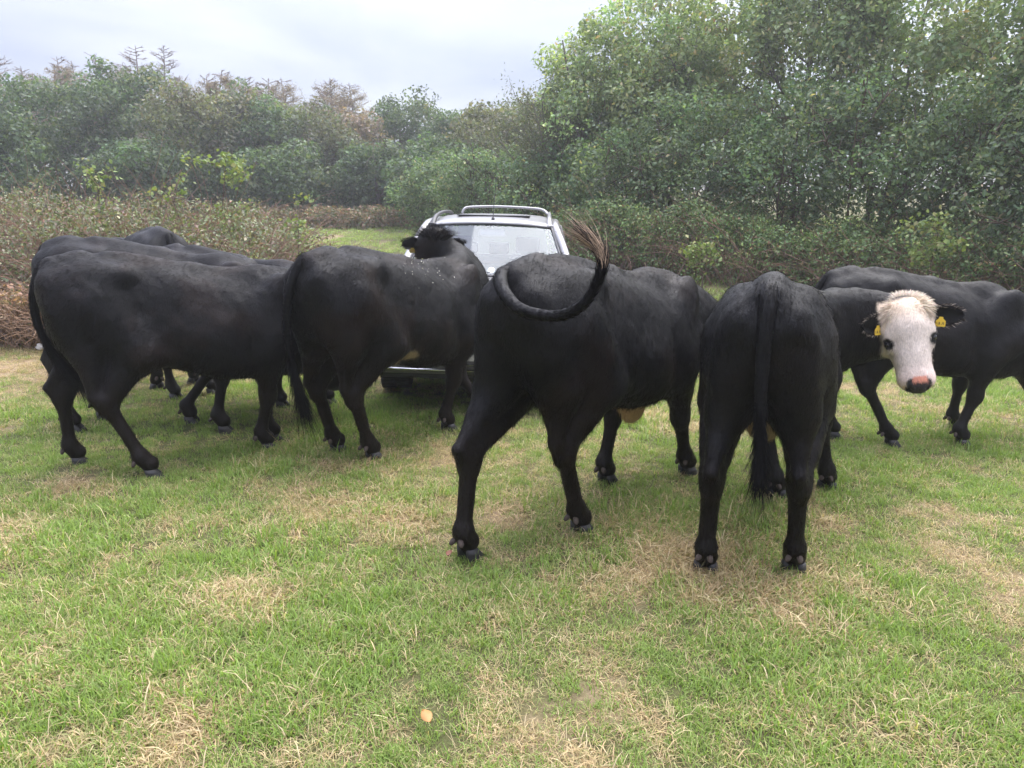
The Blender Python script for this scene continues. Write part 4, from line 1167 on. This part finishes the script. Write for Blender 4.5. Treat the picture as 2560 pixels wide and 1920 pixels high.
def build_cow(name, label, loc, hdg, s, feet, poll, adir, nrm, neck_mid, tail, vs=0.0125, hair=20000, seed=1,
              face='black', tuft=None, patches=(), tags=False, bend=0.0, pale_hooves=(), switch_tip=None, brown=0.5, tail_r=1.0, sw_len=.20, ear_fwd=-.22, dz=0.0, width=.95, fore_drop=.08, flap=None, ear_len=.19, hock_off=None, tail_bend=None):
    rng = np.random.default_rng(seed)
    zg = gzf(*loc) + dz
    root = thing(name, label, 'cow', (loc[0], loc[1], zg), R(hdg), GROUP)
    root.scale = (s, s, s)
    ch, sh = math.cos(R(hdg)), math.sin(R(hdg))
    def to_local(wx, wy):
        dx, dy = wx - loc[0], wy - loc[1]
        return np.array([(dx * ch + dy * sh) / s, (-dx * sh + dy * ch) / s])
    def dir_local(v):
        return np.array([v[0] * ch + v[1] * sh, -v[0] * sh + v[1] * ch, v[2]])
    # ---------------- leg joints
    legs = {}
    for key in ('LH', 'RH', 'LF', 'RF'):
        base = HIND if key[1] == 'H' else FORE
        sg = 1 if key[0] == 'L' else -1
        J = {k: np.array([v[0], v[1] * sg * (0.5 + .5 * width) + (bend * max(0.0, v[0] + .2) ** 2), v[2]]) for k, v in base.items()}
        D = np.zeros(3)
        if feet.get(key) is not None:
            D[:2] = to_local(*feet[key]) - J['hoof'][:2]
            m = np.linalg.norm(D)
            if m > 0.42: D *= 0.42 / m
        f = dict(hip=0, stifle=.12, hock=.62, fet=.97, hoof=1.0, elbow=.05, knee=.52)
        for k in J: J[k] = J[k] + D * f[k]
        if hock_off and key in hock_off:
            kk = 'hock' if key[1] == 'H' else 'knee'
            J[kk] = J[kk] + np.array(hock_off[key])
        legs[key] = J
    # ---------------- head frame
    poll = np.array(poll, float)
    a = unit(adir); nrm = np.array(nrm, float); nv = unit(nrm - a * (nrm @ a)); lv = np.cross(nv, a)
    hp = lambda ss, l, t: poll + a * ss + lv * l + nv * t
    HM = np.array([a, lv, nv])
    lo = np.minimum(np.array([-1.0, -.5, -.02]), hp(.3, 0, 0) - .42); hi = np.maximum(np.array([.95, .5, 1.48]), hp(.3, 0, 0) + .42)
    for J in legs.values():
        lo[:2] = np.minimum(lo[:2], J['hoof'][:2] - .22); hi[:2] = np.maximum(hi[:2], J['hoof'][:2] + .2)
    lo[2] = -.02
    lo[1] -= abs(bend) * .9; hi[1] += abs(bend) * .9
    by = lambda x: bend * max(0.0, x + .2) ** 2
    dr = lambda x, z: z - fore_drop * float(smooth01(-.45, .45, x)) * min(1.0, max(0.0, (z - .55) / .65))
    B3 = lambda p: np.array([p[0], p[1] + by(p[0]), dr(p[0], p[2])])
    F = Field(lo, hi, vs)
    W = width
    F.loft([(q[0], dr(q[0], q[1]), dr(q[0], q[2]), q[3], q[4], q[5]) for q in [(-.84, 1.19, 1.05, .05, 2, 0), (-.80, 1.27, .93, .15 * W, 2.1, .1), (-.70, 1.33, .80, .205 * W, 2.05, .26), (-.52, 1.34, .72, .235 * W, 2.1, .26), (-.32, 1.325, .665, .258 * W, 2.15, .24),
            (-.10, 1.30, .60, .285 * W, 2.25, .16), (.10, 1.27, .525, .305 * W, 2.25, .16), (.28, 1.262, .508, .295 * W, 2.2, .2), (.44, 1.275, .535, .262 * W, 2.2, .25), (.58, 1.25, .57, .225 * W, 2.1, .2), (.70, 1.17, .64, .17 * W, 2, .1), (.80, 1.03, .76, .06, 2, 0)]], .05, bend)
    F.ell(B3((.62, 0, .65)), (.18, .14 * W, .15), .08)
    F.cone((-.76, 0, 1.28), (-.60, 0, 1.305), .045, .05, .06)
    F.cone(B3((-.45, 0, 1.315)), B3((.0, 0, 1.27)), .035, .04, .06)
    F.cone(B3((.0, 0, 1.27)), B3((.42, 0, 1.245)), .04, .045, .06)
    F.ell(B3((.40, 0, 1.215)), (.17, .09, .09), .08)
    F.ell((-.38, 0, .635), (.11, .08, .07), .06)
    if flap is not None: F.ell(flap, (.11, .045, .075), .05)          # udder / navel fold
    for key, J in legs.items():
        sg = 1 if key[0] == 'L' else -1
        if key[1] == 'H':
            hip, st, hk, ft, hf = J['hip'], J['stifle'], J['hock'], J['fet'], J['hoof']
            F.ell((-.56, sg * .132 * W, 1.0), (.23, .125 * W, .29), .08)
            F.cone((-.745, sg * .105 * W, 1.10), (-.67 + (hk[0] + .71) * .3, sg * .142 * W, .77), .085, .098, .06)
            F.cone(hip, st, .155, .112, .07)
            F.cone(st + (-.07, -.02 * sg, -.02), hk + (.025, 0, .05), .118, .057, .05)
            F.cone(np.array([-.655, sg * .15 * W, .76]) + (hk - np.array([-.71, sg * .165, .46])) * .3, hk + (-.068, 0, .065), .088, .028, .045)
            F.ell(hk, (.060, .048, .078), .035)
            F.cone(hk + (-.02, 0, -.02), hk + (-.075, 0, .06), .035, .026, .03)
            F.cone(hk, ft, .043, .036, .03)
            F.cone((-.38, sg * .165 * W, 1.225), (-.755, sg * .092, 1.185), .052, .046, .09)      # hook bone
            F.ell((-.775, sg * .095, 1.175), (.05, .045, .05), .05)         # pin bone
            F.cone(st + (.03, .0, -.0), (-.06, sg * .18 * W, .70), .055, .028, .08)  # flank fold
        else:
            el, hk, ft, hf = J['elbow'], J['knee'], J['fet'], J['hoof']
            th = R(22); Ms = np.array([[math.cos(th), 0, -math.sin(th)], [0, 1, 0], [math.sin(th), 0, math.cos(th)]])
            F.ell(B3((.47, sg * .175 * W, .98)), (.15, .085 * W, .29), .08, Ms)
            F.cone(B3((.58, sg * .165 * W, .87)), el + (.02, 0, .02), .125, .12, .07)
            F.cone(el + (.02, 0, -.02), hk + (0, 0, .06), .122, .058, .05)
            F.ell(hk, (.060, .057, .075), .035)
            F.cone(hk, ft, .041, .036, .03)
        F.ell(ft, (.047, .048, .050), .03)
        F.cone(ft + (0, 0, -.01), hf + (-.012, 0, .034), .042, .054, .022)
    for sg in (-1, 1):   # hollows in front of the hooks and beside the tail head
        F.ell((-.09, sg * .435 * W, 1.10), (.26, .12, .16), .16, sub=True)
        F.ell((-.70, sg * .20 * W, 1.37), (.10, .07, .06), .06, sub=True)
        F.ell(B3((.27, sg * .375 * W, .86)), (.05, .08, .26), .08, sub=True)
    # ---------------- neck
    M = np.array(neck_mid, float)
    def bez(A, B, C, t): return (1 - t) ** 2 * A + 2 * t * (1 - t) * B + t * t * C
    for A, off, r0, r1, endp in ((B3((.40, 0, 1.17)), np.array([0, 0, .04]), .12, .068, hp(.06, 0, -.115)), (B3((.60, 0, .98)), np.array([0, 0, -.06]), .19, .105, hp(.10, 0, -.13)), (B3((.66, 0, .80)), np.array([0, 0, -.20]), .17, .105, hp(.16, 0, -.20))):
        ts = np.linspace(0, 1, 7)
        for t0, t1 in zip(ts[:-1], ts[1:]):
            F.cone(bez(A, M + off, endp, t0), bez(A, M + off, endp, t1), r0 + (r1 - r0) * t0, r0 + (r1 - r0) * t1, .06)
    # ---------------- head
    F.ell(hp(.09, 0, -.075), (.14, .118, .115), .05, HM)
    F.ell(hp(.02, 0, -.045), (.07, .075, .06), .05, HM)
    F.cone(hp(.14, 0, -.085), hp(.40, 0, -.085), .110, .077, .05)
    F.ell(hp(.27, 0, -.06), (.20, .062, .05), .05, HM)
    F.ell(hp(.430, 0, -.085), (.072, .096, .072), .05, HM)
    F.ell(hp(.425, 0, -.145), (.065, .062, .04), .04, HM)
    for sg in (-1, 1):
        F.cone(hp(.12, sg * .065, -.175), hp(.40, sg * .03, -.135), .062, .045, .06)
        F.ell(hp(.150, sg * .100, -.050), (.050, .034, .034), .04, HM)
        F.ell(hp(.215, sg * .100, -.070), (.045, .030, .035), .03, HM)
        F.ell(hp(.488, sg * .052, -.062), (.020, .016, .024), .02, HM, sub=True)
        F.cone(hp(.065, sg * .09, -.085), hp(.07, sg * .130, -.09), .042, .030, .04)
    V, Q = F.skin()
    V = relax(V, Q, 2, .45)
    me0 = make_mesh('tmp_skin', V, quads=Q); n0 = np.empty(len(V) * 3, np.float32); me0.vertices.foreach_get('normal', n0); bpy.data.meshes.remove(me0)
    lump = (fbm(V[:, 0] * 7 + V[:, 1] * 5, V[:, 2] * 7 - V[:, 1] * 4 + seed, seed + 40, 3) - .5) * .016 + (fbm(V[:, 0] * 26 + V[:, 1] * 20, V[:, 2] * 14, seed + 60, 2) - .5) * .005
    inh = np.linalg.norm(V - hp(.25, 0, -.08), axis=1) < .32
    V = V + n0.reshape(-1, 3) * (lump * np.where(inh, .35, 1.0) * smooth01(.05, .5, V[:, 2]))[:, None]
    # ---------------- coat colours
    col = np.tile(BLACK, (len(V), 1))
    nb = fbm(V[:, 0] * 4 + 7 * seed, V[:, 2] * 4 + V[:, 1] * 3, seed)
    br = smooth01(.45, .75, nb) * brown
    br = np.maximum(br, brown * .8 * smooth01(.75, .45, V[:, 2]) * (V[:, 2] < .8))
    col = col * (1 - br[:, None]) + BROWN * br[:, None]
    nz = (fbm(V[:, 0] * 22, V[:, 2] * 22 + V[:, 1] * 19, seed + 3) - .5)
    for (c, r, cc) in patches:
        d = np.sqrt((((V - np.array(c)) / np.array(r)) ** 2).sum(1)) + nz * .7
        w = smooth01(1.05, .85, d)[:, None]
        col = col * (1 - w) + np.array(cc) * w
    H = (V - poll) @ HM.T
    hs, hl, ht = H[:, 0], H[:, 1], H[:, 2]
    near = (np.abs(hl) < .2) & (hs > -.12) & (hs < .56) & (ht > -.32) & (ht < .1)
    eyed = np.minimum(np.hypot((hs - .197) * .8, np.abs(hl) - .118 + 0 * hs), 9)
    if face != 'black':
        lim = -.155 - .40 * np.maximum(0, hs - .13)
        w = smooth01(-.02, .02, ht - lim + nz * .06) * smooth01(-.06, -.02, hs + nz * .05)
        w = w * smooth01(.155, .130, np.abs(hl) + nz * .03)
        if face == 'part': w = w * smooth01(.24, .30, hs + nz * .06)
        w = (w * near)[:, None]
        warm = smooth01(.16, .0, hs)[:, None]
        wc = WHITE * (1 - warm * .5) + np.array([.74, .56, .36]) * warm * .5
        pk = smooth01(.30, .46, hs)[:, None] * .5
        wc = wc * (1 - pk) + np.array([.62, .45, .38]) * pk
        col = col * (1 - w) + wc * w
        # dark skin round the eyes
        for sg in (-1, 1):
            d = np.sqrt(((hs - .205) / .042) ** 2 + ((hl - sg * .112) / .036) ** 2 + ((ht + .06) / .06) ** 2) + nz * .5
            ww = (smooth01(1.05, .8, d) * near)[:, None]
            col = col * (1 - ww) + np.array([.006, .006, .006]) * ww
        # nose pad with a pink notch
        front = hs - .30 * np.maximum(0, ht + .10)          # down the nose, leaning with the pad's slope
        d = smooth01(.418, .430, hs + nz * .02 - .9 * np.maximum(0, np.abs(hl) - .045)) * smooth01(-.128, -.116, ht + nz * .03) * smooth01(.068, .060, np.abs(hl) + nz * .02) * near
        col = col * (1 - d[:, None]) + np.array([.034, .032, .034]) * d[:, None]
        d = smooth01(.412, .422, hs) * smooth01(.458, .446, hs + nz * .04) * smooth01(-.07, -.055, ht) * smooth01(.040, .030, np.abs(hl - .006) + nz * .02) * near
        col = col * (1 - d[:, None]) + np.array([.60, .25, .17]) * d[:, None]
        for sg in (-1, 1):
            d = smooth01(1.2, .8, np.sqrt(((hs - .478) / .022) ** 2 + ((hl - sg * .050) / .018) ** 2 + ((ht + .062) / .03) ** 2)) * near
            col = col * (1 - d[:, None]) + np.array([.006, .005, .005]) * d[:, None]
    else:
        d = smooth01(.46, .47, hs) * near
        col = col * (1 - d[:, None]) + np.array([.022, .02, .02]) * d[:, None]
    me = make_mesh(name + '_body', V, quads=Q, colors=col)
    link('body', me, M_COAT, root)
    nor = np.empty(len(V) * 3, np.float32); me.vertices.foreach_get('normal', nor); nor = nor.reshape(-1, 3).astype(float)
    # ---------------- short coat hair
    if hair:
        ii = rng.integers(0, len(V), hair)
        ii = ii[V[ii, 2] > .10]
        P = V[ii] + rng.normal(0, vs * .4, (len(ii), 3)); N = nor[ii]
        flow = np.tile(np.array([-.62, 0, -.6]), (len(ii), 1))
        low = smooth01(.75, .5, V[ii, 2])[:, None]
        flow = flow * (1 - low) + np.array([-.1, 0, -1.0]) * low
        inhead = near[ii][:, None]
        flow = np.where(inhead, a * .8 - nv * .1, flow)
        flow = flow + rng.normal(0, .22, flow.shape)
        D = flow - N * (flow * N).sum(1, keepdims=True)
        D /= np.linalg.norm(D, axis=1, keepdims=True) + 1e-9
        D = D * .93 + N * rng.uniform(.12, .42, (len(ii), 1))
        P = P - N * .002
        hc = col[ii] * np.where(col[ii].sum(1, keepdims=True) > .3, rng.uniform(.7, 1.15, (len(ii), 1)), rng.uniform(.5, 1.9, (len(ii), 1)))
        belly = (N[:, 2] < -.3) & (V[ii, 2] > .42)
        ln = np.where(belly, .030, np.where(V[ii, 2] > 1.2, .022, .018))
        ln = np.where(near[ii], .015, ln)
        hv, ht_, hcol = strands(P, D, N, ln, .0026, hc, bend=.15, rng=rng)
        link('coat_hair', make_mesh(name + '_coat_hair', hv, tris=ht_, colors=hcol, smooth=False), M_HAIR, root, kind='stuff')
    # ---------------- hooves and dewclaws
    for key, J in legs.items():
        o = link('hoof', ME_HOOFP if key in pale_hooves else ME_HOOF, None, root); o.scale = (.84, .86, .80)
        o.location = (J['hoof'][0] - .006, J['hoof'][1], -.012)
        o.rotation_euler = (0, 0, R(rng.uniform(-9, 9)))
        for sg in (-1, 1):
            d = link('dewclaw', ME_DEW, None, root)
            d.location = (J['fet'][0] - .037 - rng.uniform(0, .006), J['fet'][1] + sg * .024, J['fet'][2] - .035 + rng.uniform(-.006, .006))
            d.rotation_euler = (R(sg * 14), R(38 + rng.uniform(-10, 10)), R(-sg * 15 + rng.uniform(-15, 15)))
    # ---------------- tail
    tp = catmull(tail, 40); tt = np.linspace(0, 1, 40)
    rad = (.028 * (1 - tt) ** .9 + .010) * tail_r
    rad *= np.where(tt > .96, .6, 1)
    tv, tq = tubes([(tp, rad)], 10)
    tcol = np.tile(BLACK, (len(tv), 1))
    link('tail', make_mesh(name + '_tail', tv, quads=tq, colors=tcol), M_COAT, root)
    dt = np.gradient(tp, axis=0); dt /= np.linalg.norm(dt, axis=1, keepdims=True)
    n = 6500
    u = rng.uniform(.02, 1, n); i = np.clip((u * 39).astype(int), 0, 39)
    rv = rng.normal(0, 1, (n, 3)); rv -= dt[i] * (rv * dt[i]).sum(1, keepdims=True); rv /= np.linalg.norm(rv, axis=1, keepdims=True)
    sw = smooth01(.62, .95, u)
    D = dt[i] + rv * (.15 - .06 * sw)[:, None] + rng.normal(0, .10, (n, 3))
    D /= np.linalg.norm(D, axis=1, keepdims=True)
    ln = .034 + sw_len * sw * rng.uniform(.5, 1.1, n)
    hc = np.tile(BLACK, (n, 1)) * rng.uniform(.5, 3.2, (n, 1))
    if switch_tip is not None:
        tipm = (u > switch_tip[1]) & (rng.uniform(0, 1, n) < switch_tip[2])
        hc[tipm] = np.array(switch_tip[0]) * rng.uniform(.6, 1.1, (tipm.sum(), 1))
    bnd = .25 * sw
    Bd = np.stack([0 * bnd, 0 * bnd, -bnd], 1) if tail_bend is None else np.array(tail_bend)[None] * sw[:, None]
    Bd = Bd + rng.normal(0, .14, (n, 3)) * sw[:, None]
    hv, ht_, hcol = strands(tp[i] + rv * (rad[i] * .8)[:, None], D, rv, ln, .0030, hc, bend=Bd, seg=3, rng=rng)
    link('tail_hair', make_mesh(name + '_tail_hair', hv, tris=ht_, colors=hcol, smooth=False), M_HAIR, root, kind='stuff')
    # ---------------- eyes and ears
    for sg in (-1, 1):
        e_ = link('eye', ME_EYE, None, root); e_.location = hp(.200, sg * .111, -.056)
        ev, eq = ear_geo(ear_len)
        ef = ear_fwd if np.isscalar(ear_fwd) else ear_fwd[0 if sg < 0 else 1]
        ed = unit(lv * sg * .93 + a * .16 + nv * ef)           # along the ear
        en = unit(nv * .85 + a * .25 - ed * (nv * .85 + a * .25).dot(ed))
        es = np.cross(en, ed)
        wv = hp(.070, sg * .112, -.092) + ev[:, :1] * ed + ev[:, 1:2] * es + ev[:, 2:] * en
        if (sg < 0): pass
        ecol = np.tile(BLACK, (len(wv), 1))
        ear = link('ear', make_mesh(name + '_ear', wv, quads=eq, colors=ecol), M_COAT, root)
        # ear fringe
        m = 420
        uu = rng.uniform(.05, 1, m); vv = rng.choice([-1, 1], m) * rng.uniform(.55, 1.0, m) ** .5
        k = np.clip((uu * 11).astype(int), 0, 11) * 9 + np.clip(((vv + 1) * 4).round().astype(int), 0, 8)
        base = wv[k]
        D = ed * .9 + es * np.sign(vv)[:, None] * rng.uniform(.0, .6, (m, 1)) + en * rng.uniform(-.1, .5, (m, 1))
        D = D + rng.normal(0, .15, D.shape); D /= np.linalg.norm(D, axis=1, keepdims=True)
        hc = np.tile(BLACK, (m, 1)) * rng.uniform(.8, 2.2, (m, 1))
        if face == 'white':
            pm = (rng.uniform(0, 1, m) < .30) & (uu > .15)
            hc[pm] = np.array([.42, .36, .30]) * rng.uniform(.4, 1.1, (pm.sum(), 1)); hc[~pm] = np.array([.020, .014, .010])
        hv, ht_, hcol = strands(base, D, np.tile(en, (m, 1)), .026, .0026, hc, bend=.1, seg=2, rng=rng)
        link('ear_hair', make_mesh(name + '_ear_hair', hv, tris=ht_, colors=hcol, smooth=False), M_HAIR, ear, kind='stuff')
        if tags:
            side = tags if tags in (-1, 1) else sg
            if side == sg:
                tg = link('ear_tag', ME_TAG, None, ear)
                tn = en if face == 'white' else -en
                zax = unit(np.array([0, 0, 1.0]) - tn * tn[2]); xax = np.cross(-tn, zax) * -1
                Mx = Matrix(np.column_stack([xax, -tn, zax]).tolist()).to_4x4()
                Mx.translation = Vector(hp(.070, sg * .112, -.092) + ed * (.075 * ear_len / .19) + tn * .022 + np.array([0, 0, -.005]))
                Mx = Mx @ Matrix.Scale(.82, 4)
                tg.matrix_local = Mx
                if face == 'white':
                    ink = link('tag_marks', ME_INK, None, ear); ink.matrix_local = Mx
    # ---------------- poll tuft
    if tuft is not None:
        cnt, ln0, tcol_, spread, upw = tuft
        th = rng.uniform(0, 2 * math.pi, cnt); rr = np.sqrt(rng.uniform(0, 1, cnt))
        off_l = rr * np.cos(th) * .118; off_s = rr * np.sin(th) * .10 + .015
        tsurf = .038 - 3.2 * off_l ** 2 - 2.2 * np.maximum(0, .04 - off_s) ** 2 * 4
        P = poll + off_s[:, None] * a + off_l[:, None] * lv + (tsurf - .035)[:, None] * nv
        cen = hp(.02, 0, -.06)
        N = P - cen; N /= np.linalg.norm(N, axis=1, keepdims=True)
        fw = smooth01(-.02, .08, off_s)[:, None]
        D = N * (.75 - .45 * fw) + lv * (off_l * 7)[:, None] + a * (fw * .9 - .55 * (1 - fw)) + nv * .25 + np.array([0, 0, upw])
        D = D + rng.normal(0, spread, D.shape); D /= np.linalg.norm(D, axis=1, keepdims=True)
        hc = np.array(tcol_) * rng.uniform(.62, 1.15, (cnt, 1)) * (1 + rng.normal(0, .05, (cnt, 3)))
        hv, ht_, hcol = strands(P, D, N, ln0, .0032, hc, bend=.35, seg=3, rng=rng)
        link('poll_hair', make_mesh(name + '_poll_hair', hv, tris=ht_, colors=hcol, smooth=False), M_HAIR, root, kind='stuff')
    return root

GROUP = 'black cattle standing round the car'
HANG = [(-.70, 0, 1.30), (-.79, 0, 1.275), (-.845, 0, 1.16), (-.865, 0, .95), (-.85, 0, .75), (-.83, 0, .58)]
def wdir(hdg, v):   # world direction -> cow-local
    c, s_ = math.cos(R(hdg)), math.sin(R(hdg))
    return (v[0] * c + v[1] * s_, -v[0] * s_ + v[1] * c, v[2])
FWD_N = (.25, 0, .97)
# front-left, broadside
build_cow('cow', 'large black cow in full side view, nearest at the left', (-2.04, 4.73), 28, 1.0,
          dict(LH=(-2.80, 4.56), RH=(-2.22, 4.33), RF=(-1.67, 4.86), LF=(-1.69, 5.06)),
          poll=(1.14, .06, 1.04), adir=(.62, .05, -.78), nrm=(.8, 0, .6), neck_mid=(.85, .0, 1.08), tail=[(-.70, 0, 1.30), (-.79, .0, 1.27), (-.85, .01, 1.13), (-.86, .02, .96), (-.81, .03, .78), (-.72, .02, .64)],
          vs=.0125, hair=60000, seed=11, brown=.7)
# behind it
build_cow('cow', 'black cow behind the nearest left cow, only its rump and back showing', (-2.58, 5.52), 3, 1.04,
          dict(LF=(-2.50, 5.50), RF=(-2.12, 5.26), RH=(-3.25, 5.30)),
          poll=(1.02, .0, .72), adir=(.55, 0, -.83), nrm=(.8, 0, .55), neck_mid=(.80, 0, .92), tail=HANG, vs=.018, hair=16000, seed=12)
build_cow('cow', 'black cow in the back row at far left, only its rounded back showing', (-3.62, 7.22), 135, 1.07, {},
          poll=(1.10, 0, 1.05), adir=(.65, 0, -.75), nrm=(.8, 0, .6), neck_mid=(.85, 0, 1.12), tail=HANG, vs=.018, hair=7000, seed=13)
build_cow('cow', 'black cow mostly hidden between the left cow and the centre-left cow', (-2.26, 6.18), -15, .97,
          dict(RH=(-2.92, 6.25), LH=(-2.68, 6.45), RF=(-1.92, 6.0), LF=(-1.54, 6.08)),
          poll=(1.10, 0, .98), adir=(.60, 0, -.80), nrm=(.8, 0, .6), neck_mid=(.85, 0, 1.04), tail=HANG, vs=.018, hair=16000, seed=14)
# centre-left, head turned to the car
build_cow('cow', 'black cow with yellow ear tag looking over its back toward the windscreen', (-.75, 4.98), 56, 1.02,
          dict(RH=(-.91, 4.66), LH=(-1.18, 4.82), RF=(-.47, 5.32), LF=(-.10, 5.50)),
          poll=(.62, .21, 1.43), adir=wdir(56, (-.25, .85, -.42)), nrm=wdir(56, (-.1, .45, .9)), neck_mid=(.88, -.0, 1.14),
          tail=[(-.70, 0, 1.31), (-.79, .02, 1.28), (-.86, .05, 1.12), (-.87, .09, .90), (-.83, .11, .68), (-.78, .12, .50)], vs=.0125, hair=55000, seed=15, tags=1,
          ear_fwd=.05, ear_len=.125, tuft=(1500, .085, (.012, .010, .010), .25, .7), patches=(((-.22, -.14, .66), (.17, .13, .09), (.34, .27, .16)),), brown=.8)
# centre, tail swung up
build_cow('cow', 'black cow at the centre seen from behind with its tail swung up', (.50, 3.88), 51, 1.03,
          dict(LH=(-.20, 3.24), RH=(.36, 3.52), LF=(.58, 4.24), RF=(1.10, 4.38)),
          poll=(1.16, -.14, .92), adir=(.5, -.05, -.86), nrm=(.85, 0, .5), neck_mid=(.88, -.04, 1.06),
          tail=[(-.72, 0, 1.30), (-.82, .016, 1.285), (-.91, -.075, 1.225), (-.96, -.205, 1.171), (-.97, -.375, 1.165), (-.96, -.484, 1.214), (-.94, -.541, 1.307), (-.93, -.553, 1.365), (-.93, -.54, 1.40)], sw_len=.085, vs=.0115, hair=60000, seed=16, face='part',
          patches=(((.27, -.02, .46), (.16, .16, .09), TAN),), switch_tip=((.36, .26, .18), .80, .42), tail_r=.88, brown=.6, flap=(.27, -.02, .475), tail_bend=(.0, .75, .05))
# right, white face
build_cow('cow', 'black cow with a cream white face and two yellow ear tags', (1.315, 3.67), 68, .985,
          dict(LH=(.885, 3.10), RH=(1.285, 3.10), LF=(1.52, 4.0), RF=(1.86, 4.12)),
          poll=(.82, -.665, 1.095), adir=wdir(68, (.10, -.36, -.93)), nrm=wdir(68, (-.36, -.9, .3)), neck_mid=(1.15, -.45, 1.08), bend=-.10, ear_fwd=(.80, .25),
          tail=[(-.70, 0, 1.31), (-.79, 0, 1.285), (-.842, 0, 1.17), (-.862, .0, .95), (-.86, -.01, .74), (-.85, -.02, .58)], sw_len=.13, tail_r=1.2, vs=.010, hair=70000, seed=17, face='white', tags=2,
          tuft=(4600, .048, (.66, .56, .43), .16, .0), patches=(((-.40, 0, .61), (.14, .12, .09), (.40, .30, .18)),), brown=.3, width=.95, fore_drop=.15)
# far right
build_cow('cow', 'black cow grazing behind the white-faced cow at the right edge', (2.88, 5.12), 0, .90,
          dict(LH=(2.34, 5.14), RH=(2.66, 4.94), LF=(3.34, 5.34), RF=(3.16, 4.95)),
          poll=(1.12, 0, .60), adir=(.45, 0, -.89), nrm=(.9, 0, .45), neck_mid=(.92, 0, .86), tail=HANG, vs=.014, hair=30000, seed=18, brown=.3)

# pale flecks of seed and dust on the back of the cow that looks at the car
cow_f = [o for o in bpy.data.objects if o.get('label', '').startswith('black cow with yellow ear tag')][0]
fl_body = [c for c in cow_f.children if c.name.startswith('body')][0].data
_n = len(fl_body.vertices); _co = np.empty(_n * 3, np.float32); fl_body.vertices.foreach_get('co', _co); _co = _co.reshape(-1, 3)
_no = np.empty(_n * 3, np.float32); fl_body.vertices.foreach_get('normal', _no); _no = _no.reshape(-1, 3)
rng = np.random.default_rng(5)
cand = np.where((_co[:, 2] > 1.02) & (_co[:, 1] < .02) & (_co[:, 0] > -.15) & (_co[:, 0] < .42))[0]
wgt = np.exp(-(((_co[cand, 0] - .12) / .20) ** 2 + ((_co[cand, 2] - 1.22) / .09) ** 2)); wgt /= wgt.sum()
sel = rng.choice(cand, 48, p=wgt, replace=False)
P_ = _co[sel] + _no[sel] * .006
V, T, C = leaf_cloud(rng, P_.astype(float), .008, nrm_bias=_no[sel] * 3, cols=np.tile([.6, .58, .54], (48, 1)), up=0, aspect=.7)
link('dust_flecks', make_mesh('dust_flecks', V, tris=T, colors=C, smooth=False), LEAFM, cow_f, kind='stuff')

# small things lying in the grass
def fallen_leaf(label, x, y, size, col, seed):
    rng = np.random.default_rng(seed); n = 9; V = []
    for i in range(n):
        t = i / (n - 1); w = .33 * math.sin(math.pi * t ** .8) * size
        for sg in (-1, 0, 1): V.append((sg * w, (t - .5) * size, .12 * size * abs(sg) + .10 * size * math.sin(3 * t) ))
    Q = []
    for i in range(n - 1):
        for j in (0, 1): Q.append((i * 3 + j, i * 3 + j + 1, i * 3 + 4 + j, i * 3 + 3 + j))
    o = link('fallen_leaf', make_mesh('fallen_leaf', np.array(V), quads=Q), simple_mat('dead_leaf', col, rough=.6, noise=.3, nscale=40), label=label, cat='leaf', loc=(x, y, gzf(x, y) + .045))
    md = o.modifiers.new('thickness', 'SOLIDIFY'); md.thickness = .001
    o.rotation_euler = (R(12), R(-10), R(rng.uniform(0, 360)))
fallen_leaf('orange fallen leaf lying in the grass at bottom centre', -.27, 2.03, .055, (.26, .13, .03), 3)
fallen_leaf('small reddish leaf beside the hind hoof of the centre cow', -.29, 3.17, .045, (.16, .06, .03), 4)
bm = bmesh.new(); bmesh.ops.create_icosphere(bm, subdivisions=3, radius=1)
for v in bm.verts: v.co = Vector((v.co.x * .075, v.co.y * .06, v.co.z * .05)) * (1 + .12 * math.sin(v.co.x * 5 + v.co.z * 7))
link('pale_stone', bm_mesh('pale_stone', bm, True), simple_mat('chalk', (.62, .60, .55), rough=.9, noise=.2, nscale=12, bump=.4), label='pale stone on the bare ground behind the left cow', cat='stone', loc=(-5.5, 8.55, gzf(-5.5, 8.55) + .02))
# ================================================================== the air: thin haze round the whole place
bm = bmesh.new(); bmesh.ops.create_cube(bm, size=1.0)
bmesh.ops.scale(bm, vec=(80, 75, 14.0), verts=bm.verts); bmesh.ops.translate(bm, vec=(0, 30.0, 5.0), verts=bm.verts)
hm = bpy.data.materials.new('haze'); hm.use_nodes = True
hm.node_tree.nodes.clear()
ho = hm.node_tree.nodes.new('ShaderNodeOutputMaterial'); hv_ = hm.node_tree.nodes.new('ShaderNodeVolumePrincipled')
hv_.inputs['Color'].default_value = (.93, .95, 1.0, 1); hv_.inputs['Density'].default_value = .0024; hv_.inputs['Anisotropy'].default_value = .55
hm.node_tree.links.new(hv_.outputs[0], ho.inputs['Volume'])
link('haze', bm_mesh('haze', bm), hm, kind='stuff')
